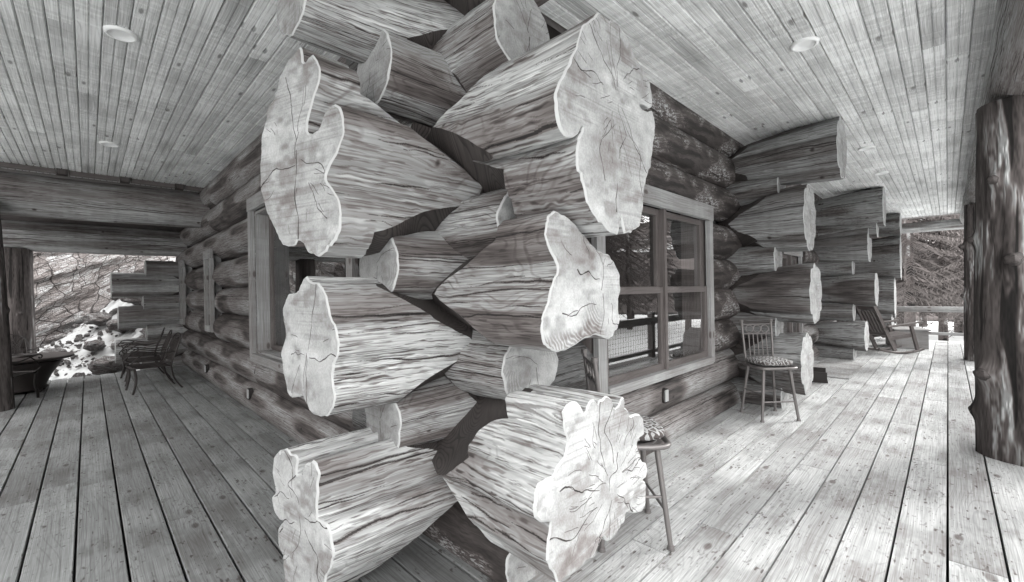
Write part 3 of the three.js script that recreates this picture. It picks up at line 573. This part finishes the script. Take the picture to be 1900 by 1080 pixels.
// dark rooms behind the glass
{
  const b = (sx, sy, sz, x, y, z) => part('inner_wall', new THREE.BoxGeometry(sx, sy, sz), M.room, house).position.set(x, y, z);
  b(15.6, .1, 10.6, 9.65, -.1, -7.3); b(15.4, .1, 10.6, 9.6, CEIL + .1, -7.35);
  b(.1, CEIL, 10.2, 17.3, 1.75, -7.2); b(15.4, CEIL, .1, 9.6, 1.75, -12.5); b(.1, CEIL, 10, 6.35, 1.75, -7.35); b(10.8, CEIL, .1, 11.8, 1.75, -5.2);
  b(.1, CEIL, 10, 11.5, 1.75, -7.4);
}
{                                                                       // unseen pitched roof over the house, added to shade the left rock from sun
  const s = new THREE.Shape(); s.moveTo(-5.6, 0); s.lineTo(0, 5.2); s.lineTo(5.6, 0); s.lineTo(5.6, -.12); s.lineTo(-5.6, -.12); s.closePath();
  const g = new THREE.ExtrudeGeometry(s, { depth: 16.2, bevelEnabled: false }); g.rotateY(PI / 2); part('roof', g, M.roof, house).position.set(1.3, CEIL + .4, -7.2);
}
// outlet covers let into the bottom logs
function outlet(x, y, z, turn) {
  const o = new THREE.Group(); o.name = 'outlet'; house.add(o); o.position.set(x, y, z); o.rotation.y = turn;
  const box = part('backing', xf(new THREE.CylinderGeometry(.075, .075, .05, 24), [0, 0, -.03], [Math.PI / 2, 0, 0]), M.black, o); box.scale.set(.85, 1, 1);
  part('cover_plate', bbox(.062, .11, .01, .003), M.plate, o).position.z = .0;
}
outlet(4.02, .5, -1.945, 0); outlet(1.462, .27, -6.4, -Math.PI / 2); outlet(1.452, .27, -9.2, -Math.PI / 2);

// ---------------------------------------------------------------- posts and beams
function post(label, x, z, r, y0, y1, seed, knots, lean = 0) {
  const t = thing('porch_post', label, 'post', [x, y0, z], 0, 'log posts holding up the porch roof'), n = 96, rings = 90, H = y1 - y0, pos = [], uv = [], idx = [];
  for (let k = 0; k <= rings; k++) for (let i = 0; i <= n; i++) {
    const y = k / rings * H, a = (i % n) / n * 6.28318, c = Math.cos(a), s = Math.sin(a);
    let R = r * (1.06 - .1 * k / rings) * (1 + .07 * pn(c * 1.3 + seed, y * .3, s * 1.3) + .035 * pn(c * 3.5, y * .7 + seed, s * 3.5) + .02 * pn(c * 10, y * 1.2 + seed, s * 10) + .008 * pn(c * 24, y * 4, s * 24));
    for (const [ka, ky, kr] of knots) { const da = Math.atan2(Math.sin(a - ka), Math.cos(a - ka)) * r, q = (da * da + (y - ky) * (y - ky) * .6) / (kr * kr); R += kr * .55 * Math.exp(-q * 2.2); }
    pos.push(c * R + lean * y, y, s * R); uv.push(y / 2.2 + seed, i / n);
  }
  for (let k = 0; k < rings; k++) for (let i = 0; i < n; i++) { const A = k * (n + 1) + i, B = A + n + 1; idx.push(A, B, A + 1, B, B + 1, A + 1); }
  const g = new THREE.BufferGeometry(); g.setAttribute('position', new THREE.Float32BufferAttribute(pos, 3)); g.setAttribute('uv', new THREE.Float32BufferAttribute(uv, 2)); g.setIndex(idx); g.computeVertexNormals();
  part('trunk', g, M.trunk, t);
  for (const [ka, ky, kr] of knots) { const e = new THREE.SphereGeometry(kr * .55, 18, 12); const q = e.attributes.position; for (let i = 0; i < q.count; i++) { const k = 1 + .3 * pn(q.getX(i) * 30 + seed, q.getY(i) * 30, q.getZ(i) * 30); q.setXYZ(i, q.getX(i) * k, q.getY(i) * k, q.getZ(i) * k); } e.computeVertexNormals();
    part('knot', e, M.notch, t).position.set(Math.cos(ka) * (r + kr * .3) + lean * ky, ky, Math.sin(ka) * (r + kr * .3)); }
  return t;
}
post('massive knotty log post at the right edge of the deck, nearest the viewer', 5.88, .47, .285, 0, 3.14, 3.1, [[-2.5, 2.45, .07], [-2.2, .74, .11], [-1.7, .38, .08], [-2.9, 1.75, .11], [-1.75, 1.95, .07], [2.9, 2.9, .06]]);
post('log post behind the nearest right hand post, seen beside its left edge', 12.75, .5, .27, 0, 3.14, 5.4, [[-1.9, 1.3, .09], [-1.8, 2.3, .1]]);
post('dark log post at the left picture edge in front of the fire table', -1.01, -9.4, .235, 0, 2.95, 7.7, [[.3, 1.4, .05]], -.03);
post('streaked log post under the lower beam, behind the fire table', -.98, -12.3, .25, -.6, 2.5, 9.9, [[1.2, 1.9, .05], [1.0, 1.2, .05]]);
post('log post standing out of view left of the deck', -1.35, -4.6, .22, 0, 3.2, 12.4, [[.3, 1.4, .05]]);
function beam(label, a, b, r, m, seed, group) {
  const t = thing('roof_beam', label, 'beam', a, 0, group), A = new THREE.Vector3(...a), d = new THREE.Vector3(...b).sub(A), L = d.length(), q = new THREE.Quaternion().setFromUnitVectors(new THREE.Vector3(1, 0, 0), d.normalize());
  const list = logGeometry({ a0: 0, a1: L, yT: 0, yW: 0, r, rT: r, seed, map: (x, bb, v) => [x, v, bb], tint: flat, N: 56, outline: null }); orient(list);
  for (const g of list) if (g) g.applyQuaternion(q);
  part('log', list[0], m, t); part('cut_end', list[1], M.endA, t); part('cut_end', list[2], M.endA, t); return t;
}
beam('upper log beam crossing the left porch under the ceiling', [-2.2, 3.12, -9.75], [1.6, 3.12, -9.75], .315, M.beam, 2.2);
beam('lower log beam crossing the far end of the left porch', [-2.2, 2.74, -12.3], [1.6, 2.74, -12.3], .285, M.beam, 4.6);
beam('long log plate along the right edge of the ceiling resting on the posts', [1.0, 3.37, .5], [17.8, 3.37, .5], .25, M.beam, 6.1);
beam('pale log beam across the far end of the right porch', [17.6, 3.24, -2.2], [17.6, 3.24, .9], .15, M.tailA, 8.8);
{
  const t = thing('beam_blocking', 'row of dark spacer blocks and boards between the upper beam and the ceiling', 'blocking', [-.4, 3.5, -9.75]);
  for (let k = 0; k < 5; k++) { part('spacer', bbox(.12, .1, .16, .004), M.notch, t).position.set(-1.3 + k * .72, .0, .2); part('filler_board', bbox(.58, .085, .03, .004), M.sash, t).position.set(-.94 + k * .72, 0, .2); }
}

{
  const t = thing('gable_boards', 'dark boards closing the gap above the lower beam of the left porch', 'boards', [-.3, 3.25, -12.45]);
  for (let k = 0; k < 3; k++) part('board', bbox(4.2, .2, .03, .004), M.sash, t).position.set(0, -.2 + k * .21, 0);
}
// ---------------------------------------------------------------- recessed ceiling lights
function downlight(label, x, z) {
  const t = thing('recessed_light', label, 'ceiling light', [x, CEIL, z], 0, 'round recessed ceiling lights');
  part('trim_ring', new THREE.LatheGeometry([[.07, -.001], [.073, -.016], [.08, -.02], [.092, -.018], [.1, -.008], [.101, .004]].map(([a, b]) => new THREE.Vector2(a, b)), 40), M.white, t);
  part('reflector', new THREE.LatheGeometry([[.0001, -.0015], [.035, -.0015], [.055, -.005], [.0735, -.0155]].map(([a, b]) => new THREE.Vector2(a, b)), 40), M.lampBowl, t);
}
downlight('large round recessed light nearest the viewer in the left ceiling', .2, -4.33); downlight('round recessed light further along the left ceiling, above the dark beam', .22, -7.55);
downlight('large round recessed light nearest the viewer in the right ceiling', 4.19, -.8);
downlight('second round recessed light of the right ceiling, just past the dark top log tail', 8.02, -.8); downlight('third round recessed light of the right ceiling, small with distance', 10.0, -.8); downlight('farthest round recessed light of the right ceiling', 14.0, -.85);
// ---------------------------------------------------------------- furniture
function stool(label, x, z, turn) {                                     // faces +z before turning
  const t = thing('bar_stool', label, 'bar stool', [x, 0, z], turn, 'bar stools on the right porch');
  const legs = [[-1, 1], [1, 1], [-1, -1], [1, -1]];
  for (const [sx, sz] of legs) { const l = part('leg', bar([sx * .215, .012, sz * .205], [sx * .155, .6, sz * .15], .015, .019, 12), M.metal, t); part('foot_cap', xf(new THREE.CylinderGeometry(.021, .023, .02, 14), [sx * .215, .01, sz * .205]), M.metal, l); }
  part('seat_frame', tube([[-.2, .61, .2], [.0, .61, .225], [.2, .61, .2], [.215, .61, 0], [.18, .61, -.19], [0, .61, -.2], [-.18, .61, -.19], [-.215, .61, 0]], .017, 8, 48, true), M.metal, t);
  part('seat_pan', xf(new THREE.CylinderGeometry(.2, .19, .02, 32), [0, .612, .005]), M.metal, t);
  const c = new THREE.SphereGeometry(1, 40, 20), p = c.attributes.position;
  for (let i = 0; i < p.count; i++) { const X = p.getX(i), Y = p.getY(i), Z = p.getZ(i), q = Math.pow(Math.abs(X) ** 3.2 + Math.abs(Z) ** 3.2, 1 / 3.2) || 1e-6, h = Math.hypot(X, Z) / q; p.setXYZ(i, .215 * X * h, .665 + .047 * Math.sign(Y) * Math.pow(Math.abs(Y), .7), .01 + .215 * Z * h); }
  c.computeVertexNormals(); const u = c.attributes.uv; for (let i = 0; i < p.count; i++) u.setXY(i, p.getX(i) / .45 + p.getY(i) * .8, p.getZ(i) / .45 + p.getY(i) * .8); part('cushion', c, M.kilim, t);
  const bz = (y) => -.165 - (y - .6) * .11;
  for (const s of [-1, 1]) { const q = part('back_post', tube([[s * .17, .6, bz(.6)], [s * .18, .85, bz(.85)], [s * .187, 1.12, bz(1.12)]], .014, 10, 12), M.metal, t); part('finial', xf(new THREE.CylinderGeometry(.022, .02, .028, 16), [s * .187, 1.13, bz(1.13)]), M.metal, q); }
  for (const y of [1.085, .97]) part('back_rail', bar([-.182, y, bz(y)], [.182, y, bz(y)], .009, .009, 8), M.metal, t);
  for (const k of [-1, 0, 1]) part('ring', xf(new THREE.TorusGeometry(.046, .007, 8, 26), [k * .098, 1.028, bz(1.028)], [-.1, 0, 0]), M.metal, t);
  for (let k = -2; k <= 2; k++) part('spindle', bar([k * .055, .66, bz(.66)], [k * .055, .97, bz(.97)], .007, .007, 8), M.metal, t);
  const f = (y, sx, sz) => [sx * (.215 - (y / .6) * .06), y, sz * (.205 - (y / .6) * .055)];
  for (const [y, a, b] of [[.22, [-1, 1], [1, 1]], [.3, [-1, -1], [-1, 1]], [.3, [1, -1], [1, 1]], [.26, [-1, -1], [1, -1]]]) part('stretcher', bar(f(y, ...a), f(y, ...b), .009, .009, 8), M.metal, t);
  return t;
}
stool('metal bar stool with ring back and patterned cushion, standing whole beside the far log tails', 5.78, -1.52, Math.atan2(-.27, .30));
stool('metal bar stool half hidden behind the big fluted log end in front', 2.45, -1.47, Math.atan2(.712, .702));

function patioChair(label, x, z, turn) {                                // cast aluminium, faces +z before turning
  const t = thing('patio_chair', label, 'patio chair', [x, 0, z], turn, 'dark cast metal patio chairs');
  for (const s of [-1, 1]) {
    part('front_leg', tube([[s * .27, .0, .28], [s * .28, .06, .265], [s * .265, .24, .235], [s * .27, .4, .255]], .016, 8, 16), M.iron, t);
    part('rear_leg', tube([[s * .25, 0, -.37], [s * .255, .03, -.345], [s * .25, .2, -.25], [s * .245, .4, -.215]], .013, 8, 16), M.iron, t);
    part('back_post', tube([[s * .245, .38, -.21], [s * .25, .6, -.27], [s * .235, .84, -.36]], .013, 8, 14), M.iron, t);
    part('arm', tube([[s * .255, .63, -.28], [s * .29, .62, -.1], [s * .31, .66, .1], [s * .31, .68, .27], [s * .31, .645, .315], [s * .305, .615, .285], [s * .305, .635, .255]], .01, 8, 34), M.iron, t);
    part('arm_support', tube([[s * .275, .42, .24], [s * .29, .47, .3], [s * .3, .55, .25], [s * .3, .62, .16], [s * .3, .655, .1]], .009, 8, 20), M.iron, t);
  }
  part('seat_frame', tube([[-.265, .41, .26], [0, .415, .285], [.265, .41, .26], [.26, .405, 0], [.24, .4, -.21], [-.24, .4, -.21], [-.26, .405, 0]], .013, 8, 48, true), M.iron, t);
  const seat = []; for (let k = -6; k <= 6; k++) { seat.push(bar([k * .04 - .05, .408, .25], [k * .04 + .05, .4, -.2], .006, .006, 5)); seat.push(bar([k * .04 + .05, .409, .25], [k * .04 - .05, .401, -.2], .006, .006, 5)); }
  part('seat_grille', join(seat), M.iron, t);
  const bk = (x, y) => [x, y, -.21 - (y - .4) * .33];
  part('back_frame', tube([bk(-.24, .46), bk(-.24, .8), bk(-.14, .89), bk(0, .915), bk(.14, .89), bk(.24, .8), bk(.24, .46), bk(0, .44)], .011, 8, 50, true), M.iron, t);
  const lat = []; for (let k = -4; k <= 4; k++) { const x = k * .055; lat.push(bar(bk(Math.max(-.23, x - .13), .47), bk(Math.min(.22, x + .13), .86 - Math.abs(k) * .012), .0065, .0065, 5)); lat.push(bar(bk(Math.min(.23, x + .13), .47), bk(Math.max(-.22, x - .13), .86 - Math.abs(k) * .012), .0065, .0065, 5)); }
  part('back_lattice', join(lat), M.iron, t);
  return t;
}
patioChair('nearest of the row of dark cast metal patio chairs against the left log wall', .74, -9.4, -PI / 2 + .1);
patioChair('middle patio chair of the row against the left log wall', .74, -10.35, -PI / 2 - .03);
patioChair('farthest patio chair of the row, by the deck edge and the log tails', .74, -11.4, -PI / 2 - .1);
patioChair('patio chair drawn up to the near side of the fire table, behind the dark post', -.95, -9.95, PI - .5);
patioChair('patio chair with lattice back behind the fire table', -1.0, -11.6, .2);
{
  const t = thing('fire_table', 'low dark urn shaped fire table with a wide flat top', 'fire table', [-.82, 0, -10.85]);
  part('pedestal', new THREE.LatheGeometry([[.0, .03], [.3, .03], [.33, .07], [.3, .1], [.36, .25], [.46, .42], [.5, .5], [.46, .53], [0, .53]].map(([a, b]) => new THREE.Vector2(a, b)), 48), M.bronze, t);
  part('table_top', new THREE.LatheGeometry([[.0, .53], [.6, .53], [.64, .545], [.645, .565], [.63, .585], [.3, .59], [0, .59]].map(([a, b]) => new THREE.Vector2(a, b)), 56), M.bronze, t);
  part('burner_ring', xf(new THREE.TorusGeometry(.16, .03, 10, 30), [0, .6, 0], [PI / 2, 0, 0]), M.iron, t);
  for (let k = 0; k < 4; k++) part('foot', xf(new THREE.SphereGeometry(.035, 14, 10), [Math.cos(k * 1.571 + .7) * .3, .03, Math.sin(k * 1.571 + .7) * .3]), M.bronze, t);
}
{
  const t = thing('rocking_chair', 'dark wooden rocking chair at the far end of the right porch', 'rocking chair', [13.1, 0, -.95], Math.atan2(.712, .702));
  for (const s of [-1, 1]) {                                            // faces +z before turning
    const k = []; for (let i = 0; i <= 8; i++) { const z = -.5 + i * .125, y = .03 + .34 * (z - .02) * (z - .02); k.push([s * .28, y, z]); }
    const g = new THREE.TubeGeometry(new THREE.CatmullRomCurve3(k.map((p) => new THREE.Vector3(...p))), 24, .03, 6); part('rocker', g, M.rocker, t);
    part('back_post', xf(bbox(.045, 1.24, .07, .005), [s * .25, .63, -.36], [-.42, 0, 0]), M.rocker, t);
    part('front_leg', xf(bbox(.045, .6, .06, .005), [s * .28, .34, .3], [-.24, 0, 0]), M.rocker, t);
    part('arm', xf(bbox(.1, .035, .78, .006), [s * .3, .66, .06], [-.13, 0, 0]), M.rocker, t);
    part('rail', xf(bbox(.035, .06, .6, .004), [s * .26, .37, .02], [-.12, 0, 0]), M.rocker, t);
  }
  for (let k = 0; k < 6; k++) part('seat_slat', xf(bbox(.5, .02, .085, .004), [0, .385 + k * .012, -.18 + k * .097], [-.12, 0, 0]), M.rocker, t);
  part('head_rail', xf(bbox(.5, .17, .03, .006), [0, 1.07, -.55], [-.42, 0, 0]), M.rocker, t);
  for (let k = -2; k <= 2; k++) part('back_slat', xf(bbox(.06, .56, .018, .003), [k * .09, .7, -.385], [-.42, 0, 0]), M.rocker, t);
  part('lower_rail', xf(bbox(.5, .07, .03, .004), [0, .44, -.265], [-.42, 0, 0]), M.rocker, t);
}
{
  const t = thing('wooden_chest', 'low pale wooden box on the deck behind the rocking chair', 'box', [14.5, 0, -.75], .3);
  for (let k = 0; k < 4; k++) part('side_board', bbox(.2, .44, .6, .005, 3.2, .225, k), M.trim, t).position.set(-.33 + k * .22, .22, 0);
  part('lid', bbox(.95, .03, .66, .005), M.trim, t).position.set(0, .456, 0);
}
{
  const t = thing('door_mat', 'pale woven door mat lying on the deck past the log tails', 'mat', [9.9, 0, -1.5], 0);
  part('weave', xf(bbox(2.0, .016, .62, .004, .6, .6), [0, .009, 0]), M.trim, t); for (const s of [-1, 1]) part('binding', xf(bbox(2.0, .02, .03, .004), [0, .011, s * .32]), M.trim, t);
}
{
  const t = thing('boot_tray', 'small dark boot scraper lying beside the door mat', 'boot scraper', [8.55, 0, -1.55], .2);
  part('base', bbox(.5, .03, .3, .006), M.iron, t).position.y = .017; for (let k = 0; k < 4; k++) part('bristle_row', bbox(.46, .06, .035, .008), M.black, t).position.set(0, .062, -.1 + k * .067); for (const s of [-1, 1]) part('side_plate', bbox(.02, .14, .28, .004), M.iron, t).position.set(s * .24, .1, 0);
}
// ---------------------------------------------------------------- railings
function railing(label, a, b, posts) {
  const t = thing('deck_railing', label, 'railing', a, -Math.atan2(b[2] - a[2], b[0] - a[0])), L = Math.hypot(b[0] - a[0], b[2] - a[2]);
  part('top_rail', xf(bbox(L, .09, .13, .01, 3.2, .225), [L / 2, .86, 0]), M.trim, t); part('bottom_rail', xf(bbox(L, .08, .08, .008), [L / 2, .14, 0]), M.trim, t); part('upper_rail', xf(bbox(L, .06, .05, .006), [L / 2, .78, 0]), M.trim, t);
  for (let k = 0; k <= posts; k++) { part('post', xf(bbox(.12, .98, .12, .008), [L * k / posts, .49, 0]), M.sash, t); part('post_cap', xf(new THREE.CylinderGeometry(.07, .075, .05, 20), [L * k / posts, 1.0, 0]), M.trim, t); }
  const w = []; for (let y = .24; y < .75; y += .1) w.push(bar([0, y, 0], [L, y, 0], .003, .003, 4)); for (let x = .1; x < L; x += .1) w.push(bar([x, .18, 0], [x, .75, 0], .003, .003, 4));
  const m = part('wire_mesh', join(w), M.wire, t); m.userData.kind = 'stuff';
}
railing('wooden railing with wire mesh closing the far end of the right porch', [17.2, 0, -2.1], [17.2, 0, .45], 1);
railing('wooden railing with wire mesh along the outer edge of the right porch', [1.2, 0, .78], [17, 0, .78], 8);

// ---------------------------------------------------------------- rock, snow and trees outside
function cliff(name, label, pts, y0, y1, seed) {
  const c = new THREE.CatmullRomCurve3(pts.map(([x, z]) => new THREE.Vector3(x, 0, z))), nu = 220, nv = 110, pos = [], uv = [], idx = [], L = c.getLength();
  for (let j = 0; j <= nv; j++) for (let i = 0; i <= nu; i++) {
    const u = i / nu, y = y0 + (y1 - y0) * j / nv, p = c.getPointAt(u), tg = c.getTangentAt(u), nx = -tg.z, nz = tg.x, s = u * L;
    const q = y + .5 * s + .3 * pn(s * .5, y * .5, 4); let d = .9 * pn(s * .22 + seed, y * .2, seed) + .5 * pn(s * .5, q * .9, seed) + .34 * Math.abs(pn(s * .9, q * 2.4, seed + 3)) + .2 * Math.abs(pn(s * 2.2, q * 5, seed + 5)) - .1 * Math.abs(pn(s * 4, y * 4, seed)) + .05 * pn(s * 7, q * 16, seed);
    const st = q * 1.4 + .6 * pn(s * .4, y * .4, 9); d += .16 * (st - Math.floor(st)); d += .22 * (y - y0) * .9;
    pos.push(p.x + nx * d, y, p.z + nz * d); uv.push(s / 3.2, y / 3.2);
  }
  for (let j = 0; j < nv; j++) for (let i = 0; i < nu; i++) { const A = j * (nu + 1) + i, B = A + nu + 1; idx.push(A, A + 1, B, B, A + 1, B + 1); }
  const g = new THREE.BufferGeometry(); g.setAttribute('position', new THREE.Float32BufferAttribute(pos, 3)); g.setAttribute('uv', new THREE.Float32BufferAttribute(uv, 2)); g.setIndex(idx); g.computeVertexNormals(); return structure(name, g, M.rock);
}
cliff('rock_cliff', '', [[9, -21], [3, -18.5], [-2, -17], [-6.5, -15], [-9, -9], [-10.5, -1], [-14, 8]], -1.4, 9, 2);
{
  const g = new THREE.PlaneGeometry(14, 7, 160, 90); g.rotateX(-PI / 2); const p = g.attributes.position, u = g.attributes.uv;
  for (let i = 0; i < p.count; i++) {
    const x = p.getX(i) - .5, z = p.getZ(i) - 15.6, back = sm(-12.6, -17.5, z), right = sm(-1.2, 2.2, x);
    let y = -.75 + back * (.9 + 2.3 * right) + .35 * pn(x * .7, 0, z * .7) * (.3 + back) + .13 * Math.abs(pn(x * 2.6, 3, z * 2.6)) + .06 * pn(x * 7, 1, z * 7) * (1 + right); 
    p.setXYZ(i, x, y, z); u.setXY(i, x / 2.2, z / 2.2);
  }
  g.computeVertexNormals(); structure('snow_bank', g, M.snow);
}
{
  const r = rng(21), spots = [[.35, -14.2, .3], [.75, -14.4, .22], [.1, -15.2, .2], [1.3, -15.4, .35], [1.0, -16.2, .3], [.2, -16.4, .25], [-.6, -15.6, .22], [1.7, -16.6, .4], [.6, -15.5, .22], [1.5, -14.6, .25]];
  const where = ['lowest dark boulder on the snow, nearest the deck edge', 'small dark boulder just right of the lowest one on the snow', 'dark boulder half way up the snow slope', 'boulder behind the farthest patio chair', 'boulder high on the snow at the right', 'boulder where the snow meets the cliff', 'boulder at the left foot of the snow slope', 'largest boulder behind the far log tails', 'boulder in the middle of the snow slope', 'boulder hidden low behind the log tails'];
  spots.forEach(([x, z, s], i) => {
    const g = new THREE.IcosahedronGeometry(s, 5), p = g.attributes.position; for (let k = 0; k < p.count; k++) { const X = p.getX(k) / s, Y = p.getY(k) / s, Z = p.getZ(k) / s, q = 1 + .35 * pn(X * 1.2 + i * 3, Y * 1.2, Z * 1.2) + .15 * pn(X * 3, Y * 3 + i, Z * 3); p.setXYZ(k, p.getX(k) * q * 1.2, p.getY(k) * q * .7, p.getZ(k) * q); } g.computeVertexNormals();
    const back = sm(-12.6, -17.5, z), o = shade(new THREE.Mesh(g, M.rock)); o.name = numbered('boulder'); o.position.set(x, -.6 + back * (.9 + 2.3 * sm(-1.2, 2.2, x)) + .05, z); o.rotation.y = r() * 6; o.userData = { label: where[i], category: 'boulder', group: 'boulders lying on the snow' }; scene.add(o);
  });
}
{                                                                       // wooded slope beyond the porch
  const g = new THREE.PlaneGeometry(1, 1, 120, 30), p = g.attributes.position;
  for (let i = 0; i < p.count; i++) { const u = p.getX(i) + .5, v = p.getY(i) + .5, a = -.35 + u * 2.6, R = 46 + v * 30; p.setXYZ(i, Math.cos(a) * R, -1.5 + 15 * v + 1.6 * pn(u * 14, v * 3, 2), Math.sin(a) * R); }
  g.computeVertexNormals(); structure('hillside', g, M.hill);
}
{                                                                       // loose stones over the snow at the foot of the cliff
  const r = rng(91), g = new THREE.IcosahedronGeometry(1, 2), p = g.attributes.position; for (let k = 0; k < p.count; k++) { const q = 1 + .4 * pn(p.getX(k) * 1.3, p.getY(k) * 1.3, p.getZ(k) * 1.3); p.setXYZ(k, p.getX(k) * q * 1.3, p.getY(k) * q * .7, p.getZ(k) * q); } g.computeVertexNormals();
  const o = shade(new THREE.InstancedMesh(g, M.rock, 420)), m = new THREE.Matrix4();
  for (let i = 0; i < 420; i++) { const x = -2.2 + r() * 4.6, z = -13.2 - r() * 4.3, s = .025 + .12 * r() * r() * r() + (x > .3 && r() < .25 ? .07 : 0), back = sm(-12.6, -17.5, z); m.compose(new THREE.Vector3(x, -.72 + back * (.9 + 2.3 * sm(-1.2, 2.2, x)) + .35 * pn(x * .7, 0, z * .7) * (.3 + back) + .06, z), new THREE.Quaternion().setFromEuler(new THREE.Euler(r(), r() * 6, r())), new THREE.Vector3(s, s, s)); o.setMatrixAt(i, m); }
  o.name = 'rubble'; o.userData = { kind: 'stuff', label: 'loose rubble strewn over the snow below the cliff', category: 'rubble' }; scene.add(o);
}
function conifer(seed, H, spread, m) {
  const r = rng(seed), pos = [], nor = [];
  const quad = (a, b, c, d) => { pos.push(...a, ...b, ...c, ...a, ...c, ...d); };
  for (let k = 0; k < 300; k++) {
    const f = Math.pow(r(), .85), y = H * (.1 + .88 * f), len = spread * (1 - f) * (.6 + .6 * r()) + .25, az = r() * 6.283, droop = .25 + .35 * r();
    const c = Math.cos(az), s = Math.sin(az);
    for (let j = 0; j < 16; j++) {
      const q = (j + .5) / 16, R = len * q, by = y - droop * R * (.6 + .5 * q), w = (.06 + .07 * len * (1 - q * .6)) * (.7 + .6 * r());
      for (const sd of [-1, 1]) {
        const ex = c * (R + w * .7) - s * w * sd, ez = s * (R + w * .7) + c * w * sd, ey = by - w * (.35 + .5 * r()), t = .012 + .022 * r();
        quad([c * R, by, s * R], [c * (R + t), by + .02, s * (R + t)], [ex + c * t, ey, ez + s * t], [ex - c * t * .4, ey - t, ez - s * t * .4]);
      }
    }
  }
  const g = new THREE.BufferGeometry(); g.setAttribute('position', new THREE.Float32BufferAttribute(pos, 3)); g.computeVertexNormals();
  const t = thing('conifer', 'conifer', 'conifer tree'); part('trunk', bar([0, -1.3, 0], [0, H * .96, 0], H * .016, .02, 10), M.bark, t); part('crown', g, m, t); return t;
}
{
  const protos = [conifer(1, 11, 2.6, M.needle), conifer(2, 9, 2.3, M.needlePale), conifer(3, 12.5, 2.8, M.needlePale)], r = rng(44);
  const spots = []; for (let k = 0; k < 22; k++) spots.push([23 + (k % 8) * 2.6 + r() * 2, -7 + Math.floor(k / 8) * 3.4 + r() * 4]);
  for (let k = 0; k < 40; k++) spots.push([-6 + (k % 20) * 2.0 + r() * 1.5, 11 + Math.floor(k / 20) * 4 + r() * 4]);
  spots.forEach(([x, z], i) => {
    const o = i < 3 ? protos[i] : protos[i % 3].clone(); if (i >= 3) { o.name = numbered('conifer'); scene.add(o); }
    o.position.set(x, -.2, z); o.rotation.y = r() * 6; o.scale.setScalar(.8 + .4 * r());
    o.userData = i < 22 ? { label: 'tall conifer in the wood beyond the far end of the right porch', category: 'conifer tree', group: 'conifers beyond the porch end' } : { label: 'tall conifer beyond the railing of the right porch, mirrored in the window', category: 'conifer tree', group: 'conifers mirrored in the window' };
  });
}
renderer.render(scene, camera);
